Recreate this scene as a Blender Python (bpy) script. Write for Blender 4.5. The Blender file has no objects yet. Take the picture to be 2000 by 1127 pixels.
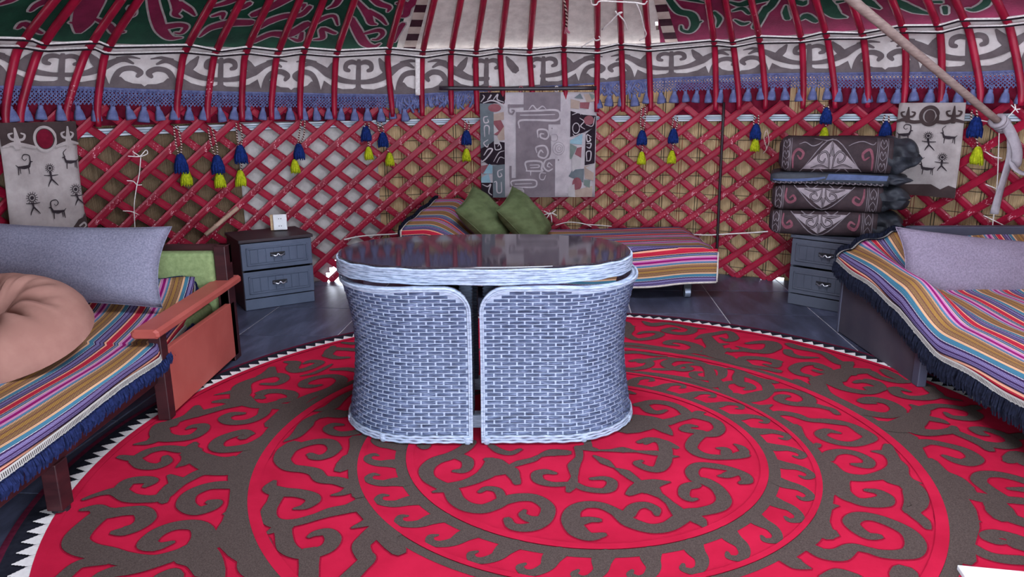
import bpy, bmesh, math, random
import numpy as np
from mathutils import Matrix, Vector

random.seed(7)
rng = np.random.RandomState(5)
SC = bpy.context.scene
COL = SC.collection
PI = math.pi

# ------------------------------------------------------------------ camera
H, F, PIT, ROLL = 1.40, 1444.0, 0.2462, -0.0056
cam_d = bpy.data.cameras.new('camera')
cam_d.sensor_width = 36.0
cam_d.lens = F / 2000.0 * 36.0
cam_d.clip_start = 0.02
cam = bpy.data.objects.new('camera', cam_d)
COL.objects.link(cam)
cam.matrix_world = (Matrix.Translation((0, 0, H)) @ Matrix.Rotation(PI / 2 - PIT, 4, 'X')
                    @ Matrix.Rotation(ROLL, 4, 'Z'))
SC.camera = cam

# ------------------------------------------------------------------ world, light, exposure
world = bpy.data.worlds.new('daylight')
SC.world = world
world.use_nodes = True
bg = world.node_tree.nodes['Background']
bg.inputs[0].default_value = (0.80, 0.87, 1.0, 1)
bg.inputs[1].default_value = 9.0
SC.view_settings.view_transform = 'Standard'
SC.view_settings.look = 'None'
SC.view_settings.gamma = 1.0
SC.view_settings.use_curve_mapping = False
SC.view_settings.exposure = 1.18

C0 = np.array([0.25, 2.75])          # yurt centre
DOOR = 17.0                          # half angle of the opened front, degrees


def portal(name, loc, rot, sx, sy):
    l = bpy.data.lights.new(name, 'AREA')
    l.shape = 'RECTANGLE'; l.size = sx; l.size_y = sy
    l.cycles.is_portal = True
    o = bpy.data.objects.new(name, l)
    COL.objects.link(o); o.location = loc; o.rotation_euler = rot


portal('doorway_daylight_portal', (C0[0], C0[1] - 3.45, 0.95), (PI / 2, 0, 0), 2.1, 1.9)
portal('crown_daylight_portal', (C0[0], C0[1], 3.24), (0, 0, 0), 1.5, 1.5)


# ------------------------------------------------------------------ pixel rays (photograph measurements -> real surfaces)
def ray(px, py):
    x = px - 1000.0; y = 563.5 - py
    c, s = math.cos(ROLL), math.sin(ROLL)
    x, y = c * x - s * y, s * x + c * y
    return (x / F, math.cos(PIT) + y / F * math.sin(PIT), -math.sin(PIT) + y / F * math.cos(PIT))


def fl(px, py, z=0.0):
    d = ray(px, py); t = (z - H) / d[2]
    return (d[0] * t, d[1] * t)


def cyl(px, py, R):
    d = ray(px, py)
    a = d[0] ** 2 + d[1] ** 2
    b = -2 * (d[0] * C0[0] + d[1] * C0[1])
    cc = C0[0] ** 2 + C0[1] ** 2 - R * R
    t = (-b + math.sqrt(b * b - 4 * a * cc)) / (2 * a)
    p = (d[0] * t, d[1] * t, H + d[2] * t)
    return math.degrees(math.atan2(p[0] - C0[0], p[1] - C0[1])), p[2]


def cp(az, r, z):
    a = math.radians(az)
    return (C0[0] + r * math.sin(a), C0[1] + r * math.cos(a), z)


def zs(az): return 1.795 + 0.00113 * az      # height of the roof's lower cord
def zb(az): return 1.375 + 0.0009 * az       # height of the pole feet


SL = 0.55                                    # roof slope


def prof(az, z):
    """radius of the pole curve at height z"""
    b, s = zb(az), zs(az)
    t = (z - b) / (s - b)
    if t <= 0: return 3.50
    if t <= 1: return 3.50 - 0.03 * t - 0.09 * t * t
    return 3.38 - (z - s) / SL


# ------------------------------------------------------------------ colour and materials
def lin(c):
    if isinstance(c, str):
        c = [int(c[i:i + 2], 16) for i in (0, 2, 4)]
    o = []
    for v in c:
        v = v / 255.0
        o.append(v / 12.92 if v <= 0.04045 else ((v + 0.055) / 1.055) ** 2.4)
    return (o[0], o[1], o[2], 1.0)


class NT:
    def __init__(s, name):
        s.m = bpy.data.materials.new(name); s.m.use_nodes = True
        s.t = s.m.node_tree; s.b = s.t.nodes['Principled BSDF']

    def n(s, typ, **kw):
        nd = s.t.nodes.new(typ)
        for k, v in kw.items(): setattr(nd, k, v)
        return nd

    def l(s, a, b): s.t.links.new(a, b)

    def sock(s, x, inp):
        if hasattr(x, 'links') or hasattr(x, 'is_linked'): s.l(x, inp)
        else: inp.default_value = x

    def math(s, op, a, b=0.0, c=None):
        nd = s.n('ShaderNodeMath', operation=op)
        s.sock(a, nd.inputs[0]); s.sock(b, nd.inputs[1])
        if c is not None: s.sock(c, nd.inputs[2])
        return nd.outputs[0]

    def mix(s, f, a, b, blend='MIX'):
        nd = s.n('ShaderNodeMix', data_type='RGBA', blend_type=blend)
        s.sock(f, nd.inputs[0]); s.sock(a, nd.inputs[6]); s.sock(b, nd.inputs[7])
        return nd.outputs[2]

    def coord(s, which='Object', scale=None):
        tc = s.n('ShaderNodeTexCoord')
        if scale is None: return tc.outputs[which]
        mp = s.n('ShaderNodeMapping'); mp.inputs['Scale'].default_value = scale
        s.l(tc.outputs[which], mp.inputs[0]); return mp.outputs[0]

    def noise(s, vec, scale, detail=3.0, rough=0.6):
        nd = s.n('ShaderNodeTexNoise'); nd.inputs['Scale'].default_value = scale
        nd.inputs['Detail'].default_value = detail; nd.inputs['Roughness'].default_value = rough
        s.l(vec, nd.inputs['Vector']); return nd.outputs[0]

    def ramp(s, f, stops, interp='LINEAR'):
        nd = s.n('ShaderNodeValToRGB'); cr = nd.color_ramp; cr.interpolation = interp
        while len(cr.elements) < len(stops): cr.elements.new(0.5)
        for e, (p, c) in zip(cr.elements, stops): e.position = p; e.color = c
        s.sock(f, nd.inputs[0]); return nd.outputs[0]

    def bump(s, h, strength, dist=0.01):
        nd = s.n('ShaderNodeBump'); nd.inputs['Strength'].default_value = strength
        nd.inputs['Distance'].default_value = dist
        s.l(h, nd.inputs['Height']); s.l(nd.outputs[0], s.b.inputs['Normal'])

    def fin(s, color=None, rough=0.8, spec=0.3, metal=0.0):
        if color is not None: s.sock(color, s.b.inputs['Base Color'])
        s.b.inputs['Roughness'].default_value = rough
        s.b.inputs['Specular IOR Level'].default_value = spec
        s.b.inputs['Metallic'].default_value = metal
        return s.m


def M(name, c1, c2=None, scale=8.0, rough=0.85, spec=0.25, metal=0.0, bump=None, stretch=(1, 1, 1), detail=4.0, lo=0.35, hi=0.65):
    t = NT(name)
    if c2 is None: c2 = c1
    v = t.coord('Object', stretch)
    f = t.noise(v, scale, detail)
    col = t.ramp(f, [(lo, lin(c1)), (hi, lin(c2))])
    if bump: t.bump(t.noise(v, bump[0], 3.0), bump[1], bump[2] if len(bump) > 2 else 0.004)
    return t.fin(col, rough, spec, metal)


# ------------------------------------------------------------------ mesh helpers
def mk(name, VF, mat, parent=None, smooth=False, uv=None, X=None, inv=None):
    V, Fc = VF[0], VF[1]
    if X is not None:
        A = np.array(X); P = np.array(V, float)
        V = (P @ A[:3, :3].T + A[:3, 3]).tolist()
    me = bpy.data.meshes.new(name)
    me.from_pydata([tuple(v) for v in V], [], [tuple(f) for f in Fc])
    if uv is not None:
        ul = me.uv_layers.new(name='UVMap')
        arr = np.array([uv[l.vertex_index] for l in me.loops], dtype=np.float32).ravel()
        ul.data.foreach_set('uv', arr)
    if mat is not None: me.materials.append(mat)
    if smooth: me.polygons.foreach_set('use_smooth', [True] * len(me.polygons))
    me.update()
    o = bpy.data.objects.new(name, me)
    COL.objects.link(o)
    if parent is not None:
        o.parent = parent
        if 'T' in PINV.get(parent.name, {}): o.matrix_parent_inverse = PINV[parent.name]['T']
    return o


PINV = {}


def tag(o, label=None, cat=None, group=None, kind=None):
    if label: o['label'] = label
    if cat: o['category'] = cat
    if group: o['group'] = group
    if kind: o['kind'] = kind
    return o


def thing(name, loc, label=None, cat=None, group=None, rz=0.0, kind=None):
    o = bpy.data.objects.new(name, None)
    COL.objects.link(o)
    o.location = loc; o.rotation_euler = (0, 0, rz); o.empty_display_size = 0.05
    PINV[o.name] = {'T': (Matrix.Translation(loc) @ Matrix.Rotation(rz, 4, 'Z')).inverted()}
    tag(o, label, cat, group, kind)
    return o


def join(L):
    V, Fc = [], []
    for v, f in L:
        n = len(V); V += list(v); Fc += [tuple(i + n for i in q) for q in f]
    return V, Fc


_bc = {}


def box(x0, x1, y0, y1, z0, z1, bev=0.0, seg=2):
    bm = bmesh.new()
    vs = [bm.verts.new(p) for p in ((x0, y0, z0), (x1, y0, z0), (x1, y1, z0), (x0, y1, z0), (x0, y0, z1), (x1, y0, z1), (x1, y1, z1), (x0, y1, z1))]
    for f in ((3, 2, 1, 0), (4, 5, 6, 7), (0, 1, 5, 4), (1, 2, 6, 5), (2, 3, 7, 6), (3, 0, 4, 7)):
        bm.faces.new([vs[i] for i in f])
    if bev > 0:
        bmesh.ops.bevel(bm, geom=list(bm.edges), offset=bev, segments=seg, affect='EDGES', profile=0.5)
    bm.verts.index_update()
    V = [tuple(v.co) for v in bm.verts]; Fc = [tuple(v.index for v in f.verts) for f in bm.faces]
    bm.free()
    return V, Fc


def spline(P, W=None, n=6, closed=False):
    P = np.array(P, float); m = len(P)
    if W is None: W = np.zeros(m)
    W = np.array(W, float)
    if m < 3 and not closed:
        ts = np.linspace(0, 1, n + 1)[:, None]
        return P[0] * (1 - ts) + P[-1] * ts, W[0] * (1 - ts[:, 0]) + W[-1] * ts[:, 0]
    Q = np.vstack([2 * P[0] - P[1], P, 2 * P[-1] - P[-2]]) if not closed else np.vstack([P[-1], P, P[0], P[1]])
    out, wo = [], []
    segs = m if closed else m - 1
    for i in range(segs):
        p0, p1, p2, p3 = Q[i], Q[i + 1], Q[i + 2], Q[i + 3]
        for k in range(n):
            t = k / n
            out.append(0.5 * (2 * p1 + (p2 - p0) * t + (2 * p0 - 5 * p1 + 4 * p2 - p3) * t * t + (3 * p1 - p0 - 3 * p2 + p3) * t ** 3))
            wo.append(W[i % m] * (1 - t) + W[(i + 1) % m] * t)
    if not closed:
        out.append(P[-1]); wo.append(W[-1])
    return np.array(out), np.array(wo)


def ribbon(P, W, n=6, cap=True):
    """flat ribbon in 2D: centre line P, full widths W -> 2D verts, faces"""
    if np.isscalar(W): W = [W * 0.6] + [W] * (len(P) - 2) + [W * 0.55] if len(P) > 2 else [W, W * .5]
    Q, w = spline(P, W, n)
    T = np.gradient(Q, axis=0)
    L = np.linalg.norm(T, axis=1); L[L < 1e-9] = 1e-9
    T /= L[:, None]
    N = np.stack([-T[:, 1], T[:, 0]], 1)
    rows = []
    if cap:
        rows.append((Q[0] - T[0] * w[0] * 0.38, w[0] * 0.55, N[0]))
    for q, ww, nn in zip(Q, w, N): rows.append((q, ww, nn))
    if cap:
        rows.append((Q[-1] + T[-1] * w[-1] * 0.38, w[-1] * 0.55, N[-1]))
    V, Fc = [], []
    for q, ww, nn in rows:
        V.append(tuple(q + nn * ww / 2)); V.append(tuple(q - nn * ww / 2))
    for i in range(len(rows) - 1):
        Fc.append((2 * i, 2 * i + 1, 2 * i + 3, 2 * i + 2))
    return V, Fc


def tube(P, r, n=8, sub=0, cap=True, closed=False):
    P = np.array(P, float)
    R = np.full(len(P), r) if np.isscalar(r) else np.array(r, float)
    if sub: P, R = spline(P, R, sub, closed)
    T = np.gradient(P, axis=0)
    T /= np.maximum(np.linalg.norm(T, axis=1), 1e-9)[:, None]
    up = np.array([0, 0, 1.0]) if abs(T[0][2]) < 0.9 else np.array([1.0, 0, 0])
    V, Fc = [], []
    for p, t, rr in zip(P, T, R):
        a = np.cross(t, up); a /= max(np.linalg.norm(a), 1e-9)
        b = np.cross(t, a); up = -b if np.dot(-b, up) > 0 else b
        b = np.cross(a, t)
        for k in range(n):
            th = 2 * PI * k / n
            V.append(tuple(p + rr * (math.cos(th) * a + math.sin(th) * b)))
    m = len(P)
    for i in range(m - 1):
        for k in range(n):
            k2 = (k + 1) % n
            Fc.append((i * n + k, i * n + k2, (i + 1) * n + k2, (i + 1) * n + k))
    if closed:
        for k in range(n):
            k2 = (k + 1) % n
            Fc.append(((m - 1) * n + k, (m - 1) * n + k2, k2, k))
    elif cap:
        Fc.append(tuple(range(n))[::-1]); Fc.append(tuple((m - 1) * n + k for k in range(n)))
    return V, Fc


def sweep(P, prof2, up, closed=False):
    """sweep a 2D profile (a,b) along P; a along side axis, b along up"""
    P = np.array(P, float); T = np.gradient(P, axis=0)
    T /= np.maximum(np.linalg.norm(T, axis=1), 1e-9)[:, None]
    V, Fc = [], []; n = len(prof2)
    for i, p in enumerate(P):
        u = np.array(up(i) if callable(up) else up, float)
        a = np.cross(T[i], u); a /= max(np.linalg.norm(a), 1e-9); u = np.cross(a, T[i])
        for (x, y) in prof2: V.append(tuple(p + a * x + u * y))
    m = len(P)
    for i in range(m - 1):
        for k in range(n):
            k2 = (k + 1) % n
            Fc.append((i * n + k, i * n + k2, (i + 1) * n + k2, (i + 1) * n + k))
    Fc.append(tuple(range(n))[::-1]); Fc.append(tuple((m - 1) * n + k for k in range(n)))
    return V, Fc


def lathe(prof2, n=16, c=(0, 0, 0), ridge=0.0, nr=0):
    V, Fc = [], []
    for (r, z) in prof2:
        for k in range(n):
            th = 2 * PI * k / n
            rr = r * (1 + ridge * (math.cos(nr * th)) if nr else 1)
            V.append((c[0] + rr * math.cos(th), c[1] + rr * math.sin(th), c[2] + z))
    m = len(prof2)
    for i in range(m - 1):
        for k in range(n):
            k2 = (k + 1) % n
            Fc.append((i * n + k, i * n + k2, (i + 1) * n + k2, (i + 1) * n + k))
    Fc.append(tuple(range(n))[::-1]); Fc.append(tuple((m - 1) * n + k for k in range(n)))
    return V, Fc


def grid(fn, nu, nv):
    V, UV, Fc = [], [], []
    for j in range(nv + 1):
        for i in range(nu + 1):
            r = fn(i / nu, j / nv)
            V.append(tuple(r[:3])); UV.append(tuple(r[3:5]) if len(r) > 3 else (i / nu, j / nv))
    for j in range(nv):
        for i in range(nu):
            a = j * (nu + 1) + i
            Fc.append((a, a + 1, a + nu + 2, a + nu + 1))
    return V, Fc, UV


def lift(VF, fn):
    return [fn(*v) for v in VF[0]], VF[1]


def solid(o, th, off=-1.0):
    m = o.modifiers.new('thickness', 'SOLIDIFY'); m.thickness = th; m.offset = off
    return o

# ------------------------------------------------------------------ shared materials
RED = M('red_lattice_paint', 'A00D24', 'B8142E', 6, 0.38, 0.5, bump=(30, 0.25))
def worn_red(name, wear):
    t = NT(name)
    v = t.coord('Object')
    base = t.ramp(t.noise(v, 7), [(0.35, lin('7E0A27')), (0.65, lin('9E1134'))])
    w = t.noise(t.coord('Object', (1, 1, 1)), 55, 5, 0.7)
    patch = t.noise(v, 3.1, 2)
    f = t.math('MULTIPLY', t.math('GREATER_THAN', w, 0.60), t.math('GREATER_THAN', patch, wear))
    col = t.mix(f, base, lin('D9A5AC'))
    t.bump(w, 0.15, 0.003)
    return t.fin(col, 0.42, 0.35)
SLAT = worn_red('worn_red_slat', 0.54)
POLE = worn_red('worn_red_pole', 0.68)
FELT_W = M('white_wool_felt', 'B9AFA8', 'CFC6BE', 14, 0.95, 0.1, bump=(90, 0.5))
FELT_G = M('grey_wool_felt', 'A29D9B', 'C0BCB9', 9, 0.95, 0.1, bump=(70, 0.4))
OUTER = M('outer_felt', '6C6058', '8A7C72', 5, 0.95, 0.1)
CORD_W = M('white_cord', 'D8D2CF', 'F0EBE8', 60, 0.9, 0.1)
CORD_D = M('dark_cord', '1C161A', '2C242A', 60, 0.9, 0.1)

# ------------------------------------------------------------------ floor
TA = 0.076
ca, sa = math.cos(TA), math.sin(TA)
def uvf(u, v): return (u * ca + v * sa, -u * sa + v * ca)
t = NT('slate_floor_tile')
v = t.coord('Object', (1.0, 0.28, 1))
oi = t.n('ShaderNodeObjectInfo')
f = t.math('ADD', t.math('MULTIPLY', t.noise(v, 9, 5, 0.65), 0.85), t.math('MULTIPLY', oi.outputs['Random'], 0.16))
TILE = t.fin(t.ramp(f, [(0.30, lin('2F303F')), (0.52, lin('464A5E')), (0.75, lin('666B85'))]), 0.36, 0.45)
t.bump(t.noise(v, 40, 3), 0.08, 0.002)
GROUT = M('pale_grout', 'BDB9BC', 'CECACC', 20, 0.9, 0.1)
n = 96
V = [(C0[0], C0[1], -0.004)] + [(C0[0] + 3.72 * math.cos(2 * PI * k / n), C0[1] + 3.72 * math.sin(2 * PI * k / n), -0.004) for k in range(n)]
floor = mk('floor', (V, [(0, k + 1, (k + 1) % n + 1) for k in range(n)]), GROUT)
floor['kind'] = 'structure'
du, dv, u0, v0 = 0.6215, 0.645, 0.443, 4.275
tile_me = None
for iu in range(-9, 9):
    for iv in range(-10, 5):
        uc, vc = u0 + (iu + .5) * du, v0 + (iv + .5) * dv
        x, y = uvf(uc, vc)
        if math.hypot(x - C0[0], y - C0[1]) > 3.75: continue
        if tile_me is None:
            o = mk('tile', box(-du / 2 + .0036, du / 2 - .0036, -dv / 2 + .0036, dv / 2 - .0036, -0.012, 0.0, 0.0012, 1), TILE)
            tile_me = o.data
        else:
            o = bpy.data.objects.new('tile', tile_me); COL.objects.link(o)
        o.parent = floor; o.location = (x, y, 0); o.rotation_euler = (0, 0, -TA)

# ------------------------------------------------------------------ felt shell: wall and roof
def leak(az, z):
    if -29.7 < az < -26.6 and z < 0.03 + 0.16 * max(0, 1 - abs(az + 27.6) / 2.0): return True
    if (29.5 < az < 30.2 or 31.2 < az < 32.3) and z < 0.028: return True
    return False
def shell(a0, a1, da, zlist, rf, hole=None):
    na = int(round((a1 - a0) / da)); V, Fc, UV = [], [], []
    for j, z in enumerate(zlist):
        for i in range(na + 1):
            a = a0 + (a1 - a0) * i / na
            V.append(cp(a, rf(a, z), z if not callable(z) else z(a))); UV.append((math.radians(a) * 3.6, z))
    for j in range(len(zlist) - 1):
        for i in range(na):
            ac = a0 + (a1 - a0) * (i + .5) / na; zc = (zlist[j] + zlist[j + 1]) / 2
            if hole and hole(ac, zc): continue
            k = j * (na + 1) + i
            Fc.append((k, k + 1, k + na + 2, k + na + 1))
    return V, Fc, UV
zl = [0, .02, .04, .06, .08, .10, .12, .16, .3, .6, .9, 1.2, 1.45]
V, Fc, UV = shell(-180 + DOOR, 180 - DOOR, 0.5, zl, lambda a, z: 3.68, leak)
wall = mk('wall_back', (V, Fc), OUTER, uv=UV, smooth=True); wall['kind'] = 'structure'
def roofz(az, d):       # point on the outer roof surface, d metres up the slope from the cord
    k = 1 / math.sqrt(1 + SL * SL)
    return 3.38 - d * k, zs(az) + d * k * SL
def roof(a0, a1, na, d0, d1, nd, off, hole=None):
    V, Fc, UV = [], [], []
    for j in range(nd + 1):
        for i in range(na + 1):
            a = a0 + (a1 - a0) * i / na; d = d0 + (d1 - d0) * j / nd
            r, z = roofz(a, d)
            V.append(cp(a, r + off * 0.48, z + off * 0.88)); UV.append((math.radians(a) * 3.2, d))
    for j in range(nd):
        for i in range(na):
            if hole and hole(a0 + (a1 - a0) * (i + .5) / na, d0 + (d1 - d0) * (j + .5) / nd): continue
            k = j * (na + 1) + i
            Fc.append((k, k + na + 1, k + na + 2, k + 1))
    return V, Fc, UV
def roof_ray(px, py, off=0.045):
    d = ray(px, py); lo, hi = 2.0, 9.0
    def g(t):
        x, y, z = d[0] * t, d[1] * t, H + d[2] * t
        a = math.degrees(math.atan2(x - C0[0], y - C0[1])); r = math.hypot(x - C0[0], y - C0[1])
        return (z - off * .88) - (zs(a) + (3.38 - (r - off * .48)) * SL), a, r
    for _ in range(50):
        m = (lo + hi) / 2
        if g(m)[0] < 0: lo = m
        else: hi = m
    _, a, r = g(lo)
    return a, (3.38 - (r - off * .48)) * math.sqrt(1 + SL * SL)
ha, hd = roof_ray(1283, 52)
rhole = lambda a, d: abs(a - ha) < 0.28 and abs(d - hd) < 0.035
cv, cf, cuv = roof(-180, 180, 720, -0.35, 2.95, 66, 0.09, rhole)
sk = shell(-180, 180, 0.5, [1.44, 1.50, 1.56, 1.62], lambda a, z: 3.68 - .25 * (z - 1.44))
ceil = mk('ceiling', join([(cv, cf), (sk[0], sk[1])]), OUTER, smooth=True); ceil['kind'] = 'structure'

# reed screens and felt sheet behind the lattice
def mat_reed(name, ca_, cb_, cc_, thread, glow=1.0):
    t = NT(name)
    tc = t.n('ShaderNodeTexCoord'); sp = t.n('ShaderNodeSeparateXYZ'); t.l(tc.outputs['UV'], sp.inputs[0])
    u, v = sp.outputs[0], sp.outputs[1]
    cb = t.n('ShaderNodeCombineXYZ'); t.l(t.math('MULTIPLY', u, 150.0), cb.inputs[0]); t.l(t.math('MULTIPLY', v, 1.6), cb.inputs[1])
    nz = t.noise(cb.outputs[0], 1.0, 4, 0.7)
    col = t.ramp(nz, [(0.28, lin(cc_)), (0.45, lin(ca_)), (0.70, lin(cb_))])
    # dark binding threads, wound in pairs, and cross rows
    def pair(period, off, w, gap):
        m = t.math('FRACT', t.math('ADD', t.math('DIVIDE', u, period), off))
        a = t.math('LESS_THAN', t.math('ABSOLUTE', t.math('SUBTRACT', m, 0.5 - gap)), w)
        b = t.math('LESS_THAN', t.math('ABSOLUTE', t.math('SUBTRACT', m, 0.5 + gap)), w)
        return t.math('MAXIMUM', a, b)
    if thread:
        wob = t.math('MULTIPLY', t.noise(t.coord('Object'), 4, 2), 0.10)
        dk = pair(0.29, 0.0, 0.010, 0.035); rd = pair(0.29, 0.5, 0.010, 0.035)
        hm = t.math('FRACT', t.math('ADD', t.math('DIVIDE', v, 0.148), wob))
        hz = t.math('LESS_THAN', t.math('ABSOLUTE', t.math('SUBTRACT', hm, 0.5)), 0.022)
        col = t.mix(t.math('MULTIPLY', rd, 0.85), col, lin('7A2A25'))
        col = t.mix(t.math('MULTIPLY', dk, 0.92), col, lin('16231C'))
        col = t.mix(t.math('MULTIPLY', hz, 0.8), col, lin('2A2520'))
    t.bump(t.math('SINE', t.math('MULTIPLY', u, 850.0)), 0.6, 0.003)
    return t.fin(col, 0.7, 0.25)
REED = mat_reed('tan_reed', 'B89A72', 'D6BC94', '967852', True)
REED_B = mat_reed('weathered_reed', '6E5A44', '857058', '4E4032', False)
zl2 = [0, .02, .04, .06, .08, .10, .12, .16, .3, .6, .9, 1.2, 1.62]
rr = lambda a, z: 3.615 - (0.06 * (z - 1.3) if z > 1.3 else 0)
def screen(name, a0, a1, mat, label, dr, top):
    z3 = [min(z, top) for z in zl2]
    V, Fc, UV = shell(a0, a1, 0.5, z3, lambda a, z: rr(a, z) + dr, leak)
    o = mk(name, (V, Fc), mat, uv=UV, smooth=True)
    solid(o, 0.006, 1.0)
    return tag(o, label, 'screen' if 'reed' in name else 'felt')
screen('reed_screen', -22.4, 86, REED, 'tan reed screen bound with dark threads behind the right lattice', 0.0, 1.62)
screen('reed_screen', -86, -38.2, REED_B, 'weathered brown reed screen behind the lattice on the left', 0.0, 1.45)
screen('felt_sheet', -39, -21.8, FELT_G, 'pale grey felt sheet behind the lattice above the left nightstand', -0.008, 1.45)

# roof felts
GREEN = M('dark_green_felt', '0F2E22', '17402E', 7, 0.95, 0.1, bump=(80, 0.4))
MAROON = M('maroon_felt', '5E1230', '761C3F', 7, 0.95, 0.1, bump=(80, 0.4))
PIPING = M('grey_piping', '8E8784', 'A09997', 30, 0.9, 0.1)
BLACKISH = M('black_felt', '2E121C', '3C1A26', 12, 0.95, 0.1)
CREAM = M('cream_felt', 'A08F86', 'B3A298', 12, 0.95, 0.1)
def roofmap(off):
    def fn(a, d):
        az = math.degrees(a / 3.2); r, z = roofz(az, d)
        return cp(az, r + off * .48, z + off * .88)
    return fn
def roof_strokes(parent, name, L, mat, ox, s, off):
    A, B = [], []
    for P, W in L:
        Q = []
        for x, y in P:
            a, d = roof_ray(ox + x / s, y / s); Q.append((math.radians(a) * 3.2, d))
        w = [q / s / F * 6.4 * .62 for q in W] if not np.isscalar(W) else W / s / F * 6.4 * .62
        if not np.isscalar(w) and len(w) != len(Q): w = list(np.interp(np.linspace(0, 1, len(Q)), np.linspace(0, 1, len(w)), w))
        A.append(1); mk(name, lift(ribbon(Q, w), roofmap(off - len(A) * 6e-5)), mat, parent)
        w2 = [q + 0.026 for q in w] if not np.isscalar(w) else w + 0.026
        B.append(1); mk('piping', lift(ribbon(Q, w2), roofmap(off + 0.0018 - len(B) * 3e-5)), PIPING, parent)
def roof_panel(a0, a1, mat, label):
    th = thing('roof_felt', cp((a0 + a1) / 2, 3.3, zs((a0 + a1) / 2)), label, 'felt')
    V, Fc, UV = roof(a0, a1, int((a1 - a0) / .5), -0.16, 2.6, 54, 0.052, rhole)
    o = mk('felt', (V, Fc), mat, th, uv=UV, smooth=True)
    return th
rl = roof_panel(-88, -19.2, GREEN, 'dark green roof felt with maroon scrolls on the left')
rm = roof_panel(-19.4, 15.6, FELT_W, 'plain off-white roof felt above the central wall hanging')
rrt = roof_panel(15.4, 88, MAROON, 'maroon roof felt with dark green scrolls on the right')
roof_strokes(rl, 'ornament', [
    ([(1190, -120), (1195, 0), (1230, 150), (1265, 240), (1330, 300), (1420, 300)], [90, 90, 110, 100, 70, 20]),
    ([(1290, 215), (1400, 200), (1455, 215), (1420, 262), (1370, 262)], [90, 70, 50, 40, 20]),
    ([(1330, -60), (1385, 60), (1370, 115), (1410, 140)], [50, 90, 60, 25]), ([(1400, 30), (1480, 80), (1525, 125)], [70, 60, 20]),
    ([(760, -120), (700, 40), (650, 180), (620, 250)], [260, 230, 170, 70]), ([(550, 180), (660, 195)], [20, 70]),
    ([(690, 15), (620, 70), (560, 80)], [40, 50, 20]), ([(740, 150), (850, 200), (900, 255), (970, 255)], [30, 60, 60, 30]),
    ([(240, 90), (290, 45), (370, 10)], [30, 60, 80]), ([(140, 225), (190, 190), (260, 230), (330, 265)], [30, 60, 50, 30]),
    ([(0, 40), (80, 10), (160, -30)], [30, 60, 60]), ([(990, 140), (1040, 120), (1030, 60)], [20, 50, 70]),
    ([(1560, 290), (1650, 220), (1800, 185), (1960, 180)], [20, 80, 110, 90]), ([(1640, 60), (1780, 20), (1900, -40)], [30, 70, 90]),
    ([(1660, 130), (1740, 110), (1740, 150)], [30, 60, 20]), ([(1820, 90), (1900, 60), (1950, 30)], [20, 60, 60]),
    ([(1970, 330), (2000, 310)], [20, 60])], MAROON, 0, 4.0, 0.049)
roof_strokes(rl, 'ornament', [
    ([(-20, 120), (120, 60), (260, -20)], [80, 90, 120]), ([(30, 225), (110, 170), (230, 130), (350, 120), (420, 60)], [30, 90, 80, 70, 60]),
    ([(-20, 330), (120, 270), (260, 270), (400, 190)], [60, 80, 120, 90]), ([(270, 300), (340, 320), (360, 260)], [20, 60, 40]),
    ([(450, 315), (520, 300), (520, 230), (620, 265)], [20, 60, 60, 40]), ([(430, 215), (520, 150), (610, 130), (640, 200)], [30, 60, 50, 20]),
    ([(560, 70), (620, 40), (660, -20)], [20, 70, 80]), ([(330, 60), (380, 40), (360, 80)], [30, 40, 20]),
    ([(745, 150), (790, 240), (850, 340), (920, 365), (970, 345)], [70, 100, 100, 60, 20]),
    ([(850, 265), (960, 240), (990, 270), (950, 310), (910, 312)], [40, 70, 50, 40, 20]),
    ([(790, 10), (870, 110), (900, 180), (940, 195)], [40, 90, 70, 25]), ([(880, 90), (970, 140), (1020, 195)], [60, 60, 25]),
    ([(880, -40), (960, 30), (1040, 60), (1030, 95)], [60, 80, 60, 20]), ([(1100, 30), (1170, 30), (1160, 90)], [30, 60, 20]),
    ([(1120, 130), (1170, 120), (1190, 60), (1250, 0)], [40, 80, 90, 120]), ([(1080, 330), (1110, 250), (1150, 190)], [30, 70, 60])], MAROON, 500, 4.0, 0.049)
roof_strokes(rrt, 'ornament', [
    ([(1225, 0), (1300, 90), (1400, 120), (1430, 190), (1390, 250), (1330, 240), (1320, 205)], [70, 90, 100, 90, 60, 40, 20]),
    ([(1430, 190), (1480, 170)], [60, 20]), ([(1310, -10), (1400, 0), (1500, 25)], [40, 60, 20]), ([(1700, 20), (1780, 40), (1860, 20), (1990, -10)], [30, 70, 90, 90]),
    ([(1720, 90), (1800, 70), (1850, 110)], [20, 60, 40]), ([(1740, 160), (1800, 190), (1850, 180)], [20, 60, 20]), ([(1580, 100), (1620, 150), (1600, 215)], [40, 60, 20]),
    ([(1900, 220), (1950, 130), (1990, 60)], [70, 80, 70])], GREEN, 1000, 4.0, 0.049)
roof_strokes(rrt, 'ornament', [
    ([(-40, 110), (20, 50), (60, -10)], [60, 80, 80]), ([(140, 50), (135, 100), (150, 150)], [20, 60, 60]), ([(190, 10), (270, 30), (300, 10)], [60, 80, 20]),
    ([(250, 160), (300, 130), (370, 170)], [20, 90, 60]), ([(440, -20), (470, 60), (530, 120), (610, 140)], [90, 170, 120, 20]), ([(540, 20), (600, 10)], [40, 20]),
    ([(750, -10), (800, 30), (870, 70)], [70, 90, 30]), ([(960, -20), (1050, 40), (1150, 85), (1270, 115)], [30, 100, 90, 15]),
    ([(1380, 60), (1385, 110)], [50, 40]), ([(1720, -10), (1690, 40), (1610, 80), (1550, 75)], [60, 70, 60, 20]), ([(1230, 20), (1350, 20)], [20, 40])], GREEN, 1500, 4.0, 0.049)
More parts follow.
